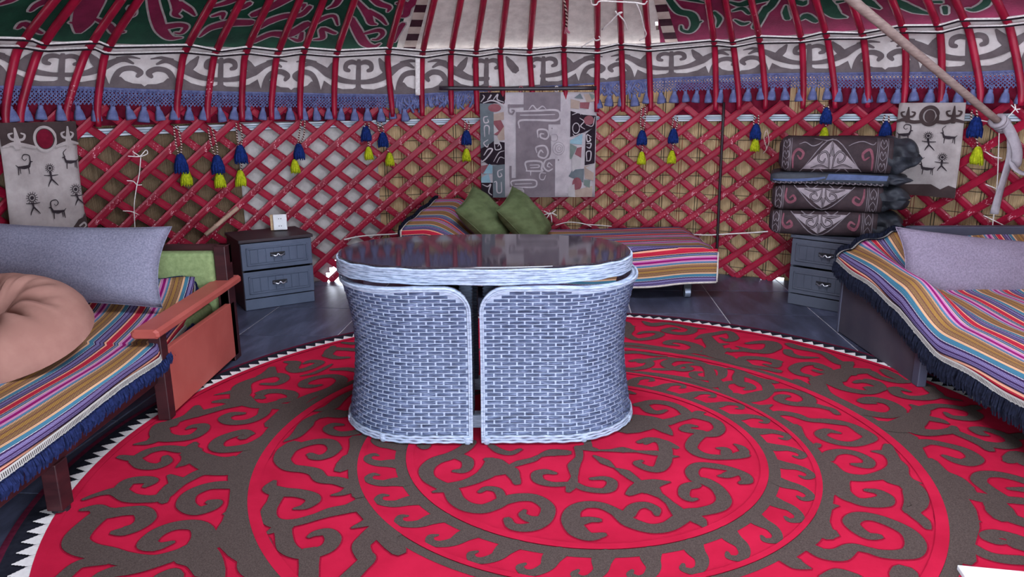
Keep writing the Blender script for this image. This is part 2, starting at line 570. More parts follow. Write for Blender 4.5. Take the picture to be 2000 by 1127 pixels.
# striped binding along the two seams
for (pa, pb, par, nst) in (((797, 104), (827, -6), rl, 8), ((1310, 76), (1287, -6), rrt, 6)):
    a0, d0 = roof_ray(*pa); a1, d1 = roof_ray(*pb)
    da, dd = (a1 - a0) / nst, (d1 - d0) / nst
    wdt = .80
    for k in range(-1, 14):
        am = a0 + da * k; dm = d0 + dd * k
        V = []
        for (x, y) in ((-wdt, 0), (wdt, 0), (wdt, 1), (-wdt, 1)):
            aa = am + x + da * y; d_ = dm + dd * y
            V.append(roofmap(0.044)(math.radians(aa) * 3.2, d_))
        mk('stripe', (V, [(0, 1, 2, 3)]), CREAM if k % 2 else BLACKISH, par)

# ------------------------------------------------------------------ lattice
lat = thing('lattice_wall', (C0[0], C0[1], 0), 'red painted lattice wall of crossed wooden slats around the room', 'lattice')
PITCH, GR = 4.012, 20.46
def slat_mesh(sgn, r):
    pts = []
    for k in range(15):
        z = 0.005 + 1.385 * k / 14
        a = math.radians(sgn * GR * z)
        pts.append((r * math.sin(a), r * math.cos(a), z))
    w, th = 0.0255, 0.007
    pr = [(-w, -th), (w, -th), (w, th * .4), (w * .55, th), (-w * .55, th), (-w, th * .4)]
    return sweep(pts, pr, lambda i: (-pts[i][0], -pts[i][1], 0))
for sgn, r, ph in ((1, 3.535, -53.54), (-1, 3.553, -13.44)):
    me = None
    k0 = int(math.floor((-78 - (28 if sgn > 0 else 0) - ph) / PITCH)); k1 = int(math.ceil((72 + (0 if sgn > 0 else 28) - ph) / PITCH))
    for k in range(k0, k1 + 1):
        if me is None:
            o = mk('slat', slat_mesh(sgn, r), SLAT, smooth=False); me = o.data
        else:
            o = bpy.data.objects.new('slat', me); COL.objects.link(o)
        o.parent = lat; o.rotation_euler = (0, 0, -math.radians(ph + k * PITCH + random.uniform(-.12, .12)))

# ------------------------------------------------------------------ roof poles
POLES = [((0, 165), (37, 88)), ((39, 232), (78, 82)), ((129, 230), (172, 97)), ((192, 232), (207, 88)), ((346, 220), (360, 97)), ((406, 225), (420, 97)), ((474, 225), (479, 100)), ((531, 225), (542, 105)), ((587, 222), (592, 105)), ((654, 222), (657, 105)), ((767, 217), (757, 110)), ((825, 217), (825, 112)), ((882, 212), (881, 112)), ((932, 210), (929, 110)), ((984, 170), (977, 110)), ((1042, 170), (1034, 107)), ((1106, 170), (1101, 100)), ((1166, 175), (1167, 100)), ((1217, 200), (1214, 92)), ((1271, 192), (1267, 87)), ((1399, 182), (1396, 82)), ((1445, 180), (1432, 82)), ((1497, 175), (1485, 82)), ((1569, 190), (1566, 77)), ((1632, 192), (1616, 70)), ((1695, 195), (1686, 65)), ((1766, 190), (1767, 62)), ((1837, 192), (1836, 52)), ((1915, 190), (1890, 50)), ((1997, 175), (1970, 35))]
ORD = ['first', 'second', 'third', 'fourth', 'fifth', 'sixth', 'seventh', 'eighth', 'ninth', 'tenth', 'eleventh', 'twelfth', 'thirteenth', 'fourteenth', 'fifteenth', 'sixteenth', 'seventeenth', 'eighteenth', 'nineteenth', 'twentieth']
def ordw(i, n):
    return (ORD[i], 'left') if i < n / 2 else (ORD[n - 1 - i], 'right')
pole_az = []
for i, (b, s) in enumerate(POLES):
    ab, _ = cyl(b[0], b[1], 3.49); as_, _ = cyl(s[0], s[1], 3.38)
    pole_az.append(as_)
    def at(z):
        tt = min(1, max(0, (z - zb(as_)) / (zs(as_) - zb(as_))))
        return ab + (as_ - ab) * tt
    P = []
    for z in (zb(as_) - .06, zb(as_) + .04, zb(as_) + .16, zb(as_) + .28, zs(as_) - .03):
        P.append(cp(at(z), prof(as_, z), z))
    for d in (0.08, 0.22, 0.5, 1.0, 1.7, 2.4, 2.95):
        r, z = roofz(as_, d); P.append(cp(as_, r, z - .006 * (d < .2)))
    rad = [0.019, 0.0225, 0.0235, 0.0235, 0.0235] + [0.0235] * 6 + [0.018]
    o = mk('roof_pole', tube(P, rad, 8, 3), POLE, smooth=True)
    w, side = ordw(i, len(POLES))
    tag(o, '%s red curved roof pole counted from the %s edge' % (w, side), 'pole', 'red roof poles')
crown = mk('crown_ring', tube([cp(a, .82, 3.19 + .00113 * a * 0) for a in range(0, 360, 6)], .05, 8, closed=True, cap=False), POLE, smooth=True)
crown['kind'] = 'structure'; crown.name = 'trim_1'

# cords laced along the poles at the roof's lower edge
rcw, rcd = [], []
def cordrun(name, label, dz, amp, seed, mat2):
    r_ = random.Random(seed)
    th = thing(name, cp(0, 3.36, zs(0) + dz), label, 'cord', 'lacing cords under the roof')
    P1, P2 = [], []
    azs = [-72] + pole_az + [66]
    for i, a in enumerate(azs):
        h = amp * (1 if i % 2 else -1) * r_.uniform(.3, 1.0)
        z = zs(a) + dz + h
        P1.append(cp(a - .45, prof(a, z) - .034, z)); P1.append(cp(a + .45, prof(a, z) - .034, z + r_.uniform(-.004, .004)))
    P2 = [(p[0], p[1] - .004, p[2] - .011) for p in P1]
    mk('white_strand', tube(P1, .0062, 5), CORD_W, th); mk('dark_strand', tube(P2, .0058, 5), mat2, th)
cordrun('lacing_cord', 'upper black and white cord laced zigzag across the roof poles', 0.022, 0.012, 1, CORD_D)
cordrun('lacing_cord', 'lower black and white cord laced zigzag across the roof poles', -0.012, 0.012, 4, CORD_D)

# ------------------------------------------------------------------ ornamented felt band with fringe
BW = M('band_white_felt', 'C3BBB8', 'D9D2D0', 10, 0.95, 0.1, bump=(80, .4))
BG = M('band_grey_felt', '5F5658', '716769', 10, 0.95, 0.1, bump=(80, .4))
LAV = M('lavender_yarn', '555C86', '7178A2', 30, 0.95, 0.1)
def bandpt(az, z, off): return cp(az, prof(az, z) + 0.030 - off, z)
half = 8.4
def HGf(az): return float(np.interp(az, [-63, -56, -48, -40, -32, -27, -17.7, 2.9, 16.9, 29, 41, 51, 60], [.212, .218, .24, .259, .274, .287, .303, .257, .223, .22, .245, .272, .28])) - .012
HG = .25
def bandmap(c, mir, off):
    def fn(x, y):
        az = c + mir * (x - 1785) / 570 * half
        z = zs(az) - 0.008 - HGf(az) * (1 - min(1.0, (705 - y) / 315.0))
        return bandpt(az, z, off)
    return fn
GS = [([(1437, 705), (1417, 605), (1375, 550), (1300, 537), (1246, 570), (1266, 606)], [60, 46, 44, 46, 48, 30]),
      ([(1300, 495), (1370, 463), (1440, 488), (1520, 540), (1620, 592), (1720, 612), (1800, 612)], [18, 44, 50, 72, 50, 38, 40]),
      ([(1520, 545), (1572, 480), (1606, 425)], [70, 66, 20]),
      ([(1785, 712), (1785, 640), (1787, 560), (1787, 440)], [60, 44, 40, 34]),
      ([(1790, 468), (1730, 450), (1682, 466), (1674, 506), (1704, 520)], [30, 40, 42, 40, 30]),
      ([(1255, 452), (1330, 440), (1420, 450)], [10, 26, 12])]
GP = [[(1205, 712), (1205, 700), (1238, 672), (1300, 668), (1352, 648), (1382, 615), (1425, 612), (1425, 712)],
      [(1450, 712), (1470, 668), (1490, 604), (1560, 650), (1650, 674), (1738, 670), (1795, 640), (1795, 712)]]
bands = []
for (a0, a1, heads, lab) in ((-74, -3.3, (-74.6, -57.8, -41.0, -24.2, -7.4), 'white scroll ornament felt band with lavender fringe on the left half'),
                             (-3.4, 68, (0.2, 17.0, 33.8, 50.6, 67.4), 'white scroll ornament felt band with lavender fringe on the right half')):
    th = thing('ornament_band', bandpt((a0 + a1) / 2, zs(0) - HG, 0), lab, 'band', 'felt bands under the roof')
    na = int((a1 - a0) / .5); V, Fc = [], []
    for j in range(7):
        for i in range(na + 1):
            a = a0 + (a1 - a0) * i / na; z = zs(a) + .03 - (HGf(a) + .045) * j / 6
            V.append(bandpt(a, z, 0.002 * math.sin(a * 2.1)))
    for j in range(6):
        for i in range(na): k = j * (na + 1) + i; Fc.append((k, k + 1, k + na + 2, k + na + 1))
    mk('felt', (V, Fc), BW, th, smooth=True)
    L = []
    for c in heads:
        for mir in (1, -1):
            fn0 = bandmap(c, mir, 0.008)
            ok = lambda x: a0 - .2 <= c + mir * (x - 1785) / 570 * half <= a1 + .2
            for P, W in GS:
                fn = bandmap(c, mir, 0.008 + (len(L) % 20) * 8e-5)
                if all(ok(p[0]) for p in P): L.append(lift(ribbon(P, W), fn))
            for P in GP:
                Q = [(min(max(p[0], 0), 9999), p[1]) for p in P]
                fn = bandmap(c, mir, 0.008 + (len(L) % 20) * 8e-5)
                if all(ok(p[0]) for p in Q): L.append(([fn(*q) for q in Q], [tuple(range(len(Q)))]))
    na2 = int((a1 - a0) / 1.0); V, Fc = [], []
    for i in range(na2 + 1):
        a = a0 + (a1 - a0) * i / na2
        for zz in (0.0, 0.03): V.append(bandpt(a, zs(a) - .008 - HGf(a) - .02 + zz * .9, .0085))
    for i in range(na2): Fc.append((2 * i, 2 * i + 2, 2 * i + 3, 2 * i + 1))
    mk('ornament', join(L + [(V, Fc)]), BG, th)
    bands.append((th, a0, a1))
# fringe: netted top and tassels, with the torn stretches of the photograph
tas_me = None
def torn(a):
    if -17.8 < a < 7.4: return True
    return False
for th, a0, a1 in bands:
    L = []
    P0 = []
    a = a0
    while a < a1:
        z0 = zs(a) - HGf(a) - .026
        if not (-9.2 < a < 7.6):
            for sg in (1, -1):
                for lay in range(2):
                    zA, zB = z0 - lay * .045, z0 - .05 - lay * .045
                    L.append(tube([bandpt(a, zA, .010 + .004 * lay), bandpt(a + sg * 0.5, (zA + zB) / 2, .014), bandpt(a + sg * .85, zB, .010)], .0036, 4, cap=False))
            L.append(tube([bandpt(a, z0 + .01, .012), bandpt(a + .05, z0 - .05, .014)], .0038, 4, cap=False))
        P0.append(bandpt(a, z0 + .004, .013))
        a += 0.40
    L.append(tube(P0, .008, 5))
    net = mk('fringe_net', join(L), LAV, th); net['kind'] = 'stuff'
    a = a0 + .3; k = 0
    while a < a1:
        if not torn(a) and not (18.2 < a < 0):
            z = zs(a) - HGf(a) - .132 - random.uniform(0, .008)
            if tas_me is None:
                Vt, Ft = [], []
                parts = [lathe([(.006, .012), (.011, .004), (.010, -.006), (.016, -.02), (.021, -.045), (.0235, -.066), (.019, -.070)], 14, ridge=.10, nr=7),
                         tube([(.009 * math.cos(q), 0, .02 + .011 * math.sin(q)) for q in np.linspace(0, 2 * PI, 9)[:-1]], .0035, 4, closed=True, cap=False)]
                o = mk('tassel', join(parts), LAV, smooth=True); tas_me = o.data
            else:
                o = bpy.data.objects.new('tassel', tas_me); COL.objects.link(o)
            o.parent = th; o.matrix_parent_inverse = PINV[th.name]['T']
            o.location = bandpt(a, z, .016); o.rotation_euler = (random.uniform(-.1, .1), random.uniform(-.16, .16), -math.radians(a))
            o.scale = (random.uniform(1.25, 1.6),) * 2 + (random.uniform(1.05, 1.3),)
        a += random.uniform(1.35, 1.8); k += 1
# loose bunches where the fringe hangs torn beside the hanging
for (pa, pb, n_) in (((775, 200), (880, 205), 26), ((893, 186), (925, 190), 9), ((1172, 182), (1262, 195), 24)):
    L = []
    for k in range(n_):
        f = k / (n_ - 1) + random.uniform(-.02, .02)
        a, _ = cyl(pa[0] + (pb[0] - pa[0]) * f, 190, 3.5)
        z0 = zs(a) - HGf(a) - .03; ln = random.uniform(.07, .14)
        q = [bandpt(a, z0, .012), bandpt(a + random.uniform(-.5, .5), z0 - ln * .5, .02), bandpt(a + random.uniform(-.8, .8), z0 - ln, .016)]
        L.append(tube(q, [.005, .009, .011], 5, 3))
    o = mk('torn_fringe', join(L), LAV, bands[0][0] if pa[0] < 1000 else bands[1][0], smooth=True); o['kind'] = 'stuff'

# maroon cloth and woven strap behind the lattice top
CLOTH = M('maroon_cloth', '5E0F24', '7D1A35', 12, 0.9, 0.15)
for (a0, a1, lab) in ((-78, -20.5, 'maroon cloth strip behind the lattice top on the left'), (17.5, 31.5, 'maroon cloth strip behind the lattice top left of the folded quilts'), (36, 70, 'maroon cloth strip behind the lattice top above the right sofa')):
    V, Fc, UV = shell(a0, a1, 1.0, [1.27, 1.32, 1.37, 1.43, 1.49, 1.55], lambda a, z: 3.590 - (.09 * (z - 1.3) if z > 1.3 else 0) + .003 * math.sin(a * 1.7))
    tag(solid(mk('cloth_strip', (V, Fc), CLOTH, smooth=True), .003), lab, 'cloth')
t = NT('woven_strap')
sp = t.n('ShaderNodeSeparateXYZ'); t.l(t.coord('UV'), sp.inputs[0])
fv = sp.outputs[1]
STRAP = t.fin(t.ramp(fv, [(0, lin('1A1A20')), (.07, lin('C9D0D8')), (.32, lin('20222A')), (.38, lin('AFC0CC')), (.62, lin('20222A')), (.68, lin('C9D0D8')), (.93, lin('1A1A20'))], 'CONSTANT'), .85, .1)
V, Fc, UV = [], [], []
for i in range(146):
    a = -78 + i
    for k in (0, 1):
        V.append(cp(a, 3.577 + .002 * math.sin(a), 1.232 + .0006 * a + .055 * k)); UV.append((a, k))
for i in range(145): Fc.append((2 * i, 2 * i + 2, 2 * i + 3, 2 * i + 1))
tag(solid(mk('woven_strap', (V, Fc), STRAP, uv=UV), .003), 'white woven strap with black lines running behind the lattice', 'strap')

# ------------------------------------------------------------------ rug
RC = (0.2925, 2.8187)
R1, R2, R3, R4 = 1.957, 1.319, 0.921, 0.730
t = NT('red_felt')
v = t.coord('Object')
t.bump(t.noise(v, 220, 3), .25, .002)
RUGRED = t.fin(t.ramp(t.noise(v, 5, 4), [(.35, lin('A41031')), (.65, lin('B6173A'))]), .92, .12)
t = NT('brown_felt')
v = t.coord('Object')
fl1 = t.noise(v, 260, 3, .7); spk = t.math('GREATER_THAN', t.noise(v, 420, 2), .70)
col = t.mix(t.math('MULTIPLY', spk, .35), t.ramp(fl1, [(.3, lin('3A302C')), (.7, lin('5A4D49'))]), lin('A0938E'))
t.bump(fl1, .3, .002)
RUGBR = t.fin(col, .95, .1)
RUGNV = M('navy_felt', '191A24', '24252F', 40, .95, .1)
RUGWH = M('white_rug_felt', 'D2CDCB', 'E6E2E0', 40, .95, .1)
RUGMR = M('maroon_rug_edge', '4B1226', '5E1A32', 40, .95, .1)
rug = thing('round_felt_rug', (RC[0], RC[1], 0), 'large round red and brown felt rug with scroll pattern and white zigzag border', 'rug')
def ring(r0, r1, z, n=180, zb_=None):
    V, Fc = [], []
    for k in range(n):
        a = 2 * PI * k / n
        for r in (r0, r1): V.append((RC[0] + r * math.cos(a), RC[1] + r * math.sin(a), z))
    for k in range(n):
        k2 = (k + 1) % n
        Fc.append((2 * k, 2 * k + 1, 2 * k2 + 1, 2 * k2))
    if zb_ is not None:
        b = len(V)
        for k in range(n):
            a = 2 * PI * k / n; V.append((RC[0] + r1 * math.cos(a), RC[1] + r1 * math.sin(a), zb_))
        for k in range(n):
            k2 = (k + 1) % n; Fc.append((2 * k + 1, b + k, b + k2, 2 * k2 + 1))
    return V, Fc
mk('red_field', ring(0.0005, R1 + .002, .011), RUGRED, rug)
mk('dark_border', ring(R1 - .01, 2.062, .008), RUGNV, rug)
mk('edge_binding', ring(2.055, 2.078, .0082, zb_=0.0005), RUGMR, rug)
NT_ = 195
pit = 2 * PI / NT_
hw = pit / 2 * .985
steps = 5
V = [(R1 - .004, -hw), (R1 - .004, hw)]
rt = [R1 + .012 + .050 * k / steps for k in range(steps + 1)]
L_, R_ = [], []
for k in range(steps):
    w0 = hw * (1 - k / steps); w1 = hw * (1 - (k + 1) / steps)
    R_ += [(rt[k], w0), (rt[k + 1], w0 * .5 + w1 * .5)]
    L_ += [(rt[k], -w0), (rt[k + 1], -(w0 * .5 + w1 * .5))]
PT = [V[0]] + L_ + R_[::-1] + [V[1]]
TV = [(r * math.cos(a), r * math.sin(a), .0125) for r, a in PT]
tooth = None
for k in range(NT_):
    if tooth is None:
        o = mk('zigzag_tooth', (TV, [tuple(range(len(TV)))]), RUGWH); tooth = o.data
    else:
        o = bpy.data.objects.new('zigzag_tooth', tooth); COL.objects.link(o)
    o.parent = rug; o.rotation_euler = (0, 0, k * pit)
ZI = .0128
KZ = [0]
OUTL = []
def strokes(ox, oy, s, L, w0):
    out = []
    for st in L:
        P, W = (st if isinstance(st, tuple) else (st, None))
        Q = [fl(ox + x / s, oy + y / s, ZI) for x, y in P]
        if W is None:
            W = [w0 * .55] + [w0] * max(0, len(Q) - 2) + [w0 * .5]
        elif np.isscalar(W): W = [W] * len(Q)
        else: W = list(np.interp(np.linspace(0, 1, len(Q)), np.linspace(0, 1, len(W)), W))
        rv, rf = ribbon(Q, W, 6); KZ[0] += 1
        ov, of = ribbon(Q, [q + .011 for q in W], 6)
        OUTL.append(([(x, y, ZI - .0012 + (KZ[0] % 40) * 1.5e-5 + i * 1e-6) for i, (x, y) in enumerate(ov)], of))
        out.append(([(x, y, ZI + (KZ[0] % 60) * 3e-5 + i * 1.2e-6) for i, (x, y) in enumerate(rv)], rf))
    return out
A = strokes(780, 850, 4.695, [
    ([(660, 60), (600, 120), (480, 185), (330, 235), (250, 310), (265, 390), (360, 450), (470, 500), (520, 590), (620, 655), (760, 675), (880, 640), (960, 600), (1100, 570), (1250, 580), (1360, 660), (1340, 760), (1250, 830), (1130, 850), (1030, 830), (990, 770)], [.05, .06, .062, .05, .062, .06, .058, .055, .05, .055, .045, .03]),
    ([(540, 190), (620, 230), (625, 290), (580, 325), (500, 328)], [.05, .05, .045, .04, .02]),
    ([(310, 520), (400, 500), (480, 490)], [.012, .04, .05]),
    ([(890, 640), (935, 580), (900, 505), (800, 488), (735, 520)], [.05, .035, .035, .03, .018]),
    ([(450, 470), (600, 440), (720, 395), (820, 330), (840, 220)], [.05, .05, .06, .08, .035]), ([(830, 330), (1000, 320), (1060, 390), (1080, 440)], [.08, .07, .04, .03]), ([(800, 220), (880, 250), (960, 310)], [.03, .07, .07]),
    ([(980, 300), (1100, 255), (1220, 225), (1290, 190), (1400, 160), (1540, 160)], [.02, .04, .035, .022, .06, .045]),
    ([(1300, 780), (1200, 770), (1130, 730), (1150, 690)], [.05, .04, .03, .016]),
    ([(840, 95), (920, 145), (1020, 165), (1110, 130)], [.03, .04, .035, .02]),
    ([(1640, 110), (1650, 200), (1600, 280), (1605, 380), (1580, 460), (1550, 515)], [.035, .03, .05, .025, .045, .02]),
    ([(1590, 445), (1400, 450), (1280, 415), (1265, 355), (1340, 335), (1430, 350)], [.03, .035, .045, .045, .04, .02]),
    ([(1600, 440), (1700, 490), (1850, 510), (1930, 490), (1950, 430), (1880, 395), (1760, 400)], [.03, .035, .035, .045, .04, .03, .02]),
    ([(1640, 120), (1700, 115), (1800, 135)], [.03, .05, .03]), ([(190, 90), (230, 115), (260, 95)], .03)], .045)
A += strokes(1120, 850, 4.695, [
    ([(280, 912), (150, 930), (40, 880), (-20, 780), (0, 690), (100, 640), (250, 645), (380, 700), (440, 740), (520, 800), (700, 855), (860, 840), (980, 770), (1050, 715), (1180, 700), (1330, 660), (1380, 590), (1320, 490), (1220, 430), (1120, 400), (1085, 330), (1150, 275), (1300, 285), (1450, 315), (1570, 370), (1590, 420), (1530, 440)],
     [.025, .05, .07, .07, .055, .045, .042, .045, .055, .06, .055, .055, .06, .055, .05, .055, .055, .05, .055, .05, .05, .042, .045, .035, .045, .045, .02]),
    ([(60, 790), (150, 775), (235, 780)], [.05, .035, .025]), ([(500, 730), (560, 660), (660, 640), (750, 680), (765, 730)], [.05, .045, .04, .04, .02]),
    ([(1080, 740), (1160, 790), (1215, 855)], [.06, .05, .008]), ([(1120, 455), (1030, 480), (1015, 550), (1070, 590), (1130, 585)], [.05, .045, .04, .03, .016]),
    ([(1480, 340), (1400, 370), (1335, 375)], [.05, .04, .015]), ([(980, 720), (880, 620), (780, 540), (700, 480)], [.06, .03, .03, .08]),
    ([(800, 560), (700, 500), (600, 490), (510, 540)], [.03, .07, .07, .03]), ([(640, 470), (760, 440), (880, 430)], [.09, .06, .01]),
    ([(610, 440), (540, 390), (470, 340), (385, 305)], [.03, .04, .045, .01]), ([(370, 295), (290, 245), (190, 190)], [.012, .045, .015]),
    ([(220, 140), (350, 140), (455, 135), (580, 150), (760, 165)], [.012, .022, .05, .016, .045]),
    ([(600, 65), (700, 40), (800, 60), (845, 130), (830, 240), (780, 310), (680, 305), (585, 260), (625, 235)], [.025, .04, .045, .055, .06, .05, .04, .035, .018]),
    ([(840, 185), (900, 195), (965, 195)], [.05, .03, .006])], .045)
A += strokes(1200, 740, 5.869, [
    ([(1500, 870), (1400, 890), (1250, 900), (1080, 890), (950, 850), (880, 780), (930, 690), (1010, 640), (1140, 630), (1205, 570), (1150, 490), (1000, 440), (850, 410), (760, 340), (620, 285), (450, 265), (320, 290), (250, 300)],
     [.045, .04, .04, .045, .05, .05, .055, .05, .055, .05, .05, .055, .055, .05, .05, .05, .05, .04]),
    ([(1420, 880), (1490, 840), (1450, 785), (1380, 750)], [.05, .04, .035, .012]), ([(1290, 870), (1270, 810), (1180, 795)], [.05, .04, .015]),
    ([(1010, 620), (900, 600), (800, 580), (850, 540), (940, 545)], [.05, .045, .045, .04, .02]), ([(940, 420), (980, 390), (1035, 385)], [.06, .05, .01]),
    ([(330, 300), (400, 365), (500, 385), (590, 360)], [.05, .05, .04, .02]), ([(830, 430), (700, 470), (560, 500), (400, 470), (220, 440)], [.06, .05, .07, .08, .06]),
    ([(300, 520), (480, 530), (600, 600), (660, 645)], [.12, .09, .05, .01]), ([(120, 560), (260, 560), (380, 560)], [.12, .10, .05]), ([(140, 150), (230, 170)], [.05, .02])], .045)
def rot(VF, ang):
    c, s = math.cos(ang), math.sin(ang)
    return [(RC[0] + (x - RC[0]) * c - (y - RC[1]) * s, RC[1] + (x - RC[0]) * s + (y - RC[1]) * c, z) for x, y, z in VF[0]], VF[1]
mk('centre_scrolls', join(A + [rot(q, PI * 1.0) for q in A[9:13]]), RUGBR, rug)
# running wave ring
def pol(px, py):
    x, y = fl(px, py, ZI); x -= RC[0]; y -= RC[1]
    return math.hypot(x, y), math.atan2(y, x)
hook_px = [(660 + x / 5, 980 + y / 5) for x, y in [(975, 325), (905, 340), (905, 390), (990, 412), (1130, 390), (1240, 330), (1350, 300)]]
PH = [pol(*p) for p in hook_px]
a_ref = PH[2][1]
NW = 32
HK = []
wv = [.012, .026, .032, .035, .046, .066, .062]
for k in range(NW):
    Q = []
    for (r, a) in PH:
        aa = a + 2 * PI * k / NW
        Q.append((RC[0] + r * math.cos(aa), RC[1] + r * math.sin(aa)))
    rv, rf = ribbon(Q, wv, 6)
    HK.append(([(x, y, ZI + (k % 2) * 2e-4 + i * 4e-6) for i, (x, y) in enumerate(rv)], rf))
mk('wave_ring', join(HK + [ring(R4, R4 + .044, ZI - .0005)]), RUGBR, rug)
# middle ring of scrolls
Cm = strokes(460, 880, 4.5625, [
    ([(900, -20), (850, 30), (760, 65), (680, 60), (670, 35)], [.05, .045, .04, .03, .015]), ([(520, -60), (440, 0), (415, 80), (480, 150), (620, 170), (710, 195), (770, 255), (900, 270), (1010, 300)], [.06, .065, .065, .055, .05, .055, .055, .055, .06]),
    ([(930, 170), (980, 130), (1040, 60)], [.05, .08, .08]), ([(345, 275), (310, 335), (400, 370), (550, 380), (670, 410), (690, 450), (620, 500), (525, 520)], [.02, .06, .065, .055, .055, .055, .04, .015]),
    ([(380, 380), (345, 450), (295, 540), (310, 620), (400, 655), (550, 640), (720, 592), (850, 550), (1000, 520), (1130, 480)], [.06, .05, .055, .055, .055, .045, .045, .06, .06, .09]),
    ([(280, 740), (370, 700), (450, 680)], [.015, .05, .06]), ([(420, 660), (430, 760), (455, 860), (550, 920), (680, 920), (820, 870), (870, 790), (820, 730), (720, 740), (655, 770)], [.06, .055, .06, .05, .055, .055, .055, .045, .035, .018]),
    ([(660, 910), (655, 1020), (650, 1160)], [.07, .06, .06]), ([(1290, 690), (1180, 780), (1120, 850), (1145, 930), (1175, 970), (1100, 1050), (1000, 1150)], [.08, .065, .06, .055, .055, .055, .06]),
    ([(1300, 740), (1400, 840), (1460, 900)], [.06, .06, .05]), ([(1040, 690), (1130, 660), (1240, 620)], [.012, .035, .07]), ([(860, 400), (960, 380), (1060, 330)], [.012, .035, .07]), ([(1160, 520), (1280, 640), (1420, 740)], [.07, .07, .06]), ([(1060, 120), (1070, 260), (1100, 400)], .05)], .055)
Cm += strokes(460, 720, 6.26, [
    ([(600, 890), (740, 820), (850, 700), (900, 640), (1010, 580)], [.012, .05, .07, .06, .05]), ([(960, 520), (1050, 505), (1170, 470), (1250, 400), (1360, 320), (1460, 270)], [.01, .04, .07, .06, .04, .03]),
    ([(1000, 590), (1150, 550), (1300, 560), (1400, 540)], [.05, .09, .08, .06]), ([(1310, 690), (1190, 690), (1130, 740), (1210, 790), (1350, 800), (1500, 775)], [.02, .04, .045, .045, .05, .05]),
    ([(905, 1050), (1000, 1085), (1130, 1060), (1210, 980), (1150, 905), (1000, 895), (820, 935), (670, 1000), (580, 1110)], [.03, .04, .05, .055, .055, .05, .05, .055, .06]),
    ([(1480, 850), (1470, 960), (1440, 1060), (1400, 1127)], [.06, .05, .05, .05])], .05)
Cm += strokes(1540, 780, 5.5235, [
    ([(0, 150), (120, 190), (250, 222), (450, 228), (650, 270), (800, 350), (880, 410), (820, 452), (700, 482), (550, 470), (420, 430), (345, 375), (420, 338), (550, 362)], [.03, .04, .035, .035, .04, .06, .06, .05, .045, .045, .05, .05, .045, .02]),
    ([(0, 40), (200, 60), (350, 82), (460, 112), (525, 155)], [.05, .045, .03, .03, .03]), ([(400, 640), (470, 580), (600, 562), (750, 592), (865, 660), (855, 710), (780, 712), (690, 700)], [.06, .05, .042, .042, .045, .045, .04, .02]),
    ([(400, 700), (480, 780), (650, 835), (850, 845), (1050, 805), (1150, 740), (1140, 660), (1090, 580), (1075, 495)], [.08, .09, .06, .045, .06, .06, .05, .06, .035]), ([(905, 560), (1000, 570), (1080, 590)], [.012, .04, .05]),
    ([(1150, 660), (1200, 720), (1210, 800), (1290, 870), (1420, 900)], [.05, .06, .06, .05, .008]), ([(1080, 830), (1250, 900), (1350, 990), (1400, 1090)], [.07, .07, .07, .06]),
    ([(500, 820), (540, 940), (600, 1040), (750, 1095), (900, 1105), (1030, 1070), (990, 1005), (850, 975)], [.10, .08, .05, .045, .05, .05, .04, .018]), ([(430, 700), (430, 850), (430, 1000)], .06), ([(60, 290), (120, 400), (220, 500), (300, 600)], [.06, .05, .05, .06])], .05)
Cm += strokes(1520, 920, 5.444, [
    ([(650, 60), (640, 160), (720, 250), (830, 315), (960, 345), (1130, 335), (1150, 275), (1050, 220), (930, 205)], [.08, .07, .055, .05, .05, .055, .05, .04, .018]),
    ([(1200, 80), (1400, 150), (1500, 260), (1490, 350), (1430, 430), (1540, 530), (1590, 605)], [.08, .08, .06, .06, .05, .045, .025]), ([(1400, 220), (1420, 330), (1400, 430)], .05), ([(1340, 80), (1440, 110), (1520, 130)], [.06, .03, .008]),
    ([(1075, 695), (960, 690), (850, 630), (775, 545), (850, 485), (1000, 490), (1200, 555), (1380, 650), (1460, 760), (1430, 860), (1300, 890), (1100, 880), (950, 840), (790, 815), (650, 890), (480, 880), (350, 820), (250, 790)], [.03, .045, .05, .055, .055, .05, .055, .06, .065, .06, .05, .045, .035, .045, .065, .06, .05, .05]),
    ([(520, 200), (500, 380), (470, 520), (480, 650), (560, 660)], [.05, .045, .045, .08, .06]), ([(80, 920), (200, 990), (340, 1035)], [.06, .06, .01]), ([(380, 620), (330, 720), (200, 820), (60, 910)], [.07, .06, .05, .05]), ([(480, 1140), (650, 1090), (850, 1130)], [.03, .05, .03]), ([(1270, 1130), (1345, 1070), (1410, 1130)], [.05, .07, .05]), ([(640, 370), (560, 370), (500, 380)], [.008, .04, .05])], .05)
Cm += strokes(1400, 760, 7.042, [
    ([(230, 100), (350, 130), (500, 90), (650, 40), (900, 12), (1100, 40), (1250, 110), (1270, 175), (1150, 208), (980, 190), (855, 140), (900, 100), (980, 95)], [.04, .07, .07, .04, .03, .05, .06, .06, .05, .05, .05, .05, .03]),
    ([(1260, 195), (1450, 242), (1580, 280), (1655, 340)], [.05, .03, .035, .03]), ([(500, 240), (620, 250), (760, 215)], [.07, .06, .01]), ([(740, 350), (900, 330), (1100, 362), (1250, 420), (1450, 442), (1840, 490)], [.05, .05, .045, .04, .035, .035]),
    ([(600, 250), (800, 390), (1000, 520), (1090, 640), (1250, 760), (1330, 900)], [.06, .06, .07, .05, .05, .06]), ([(1370, 790), (1390, 760)], .03)], .05)
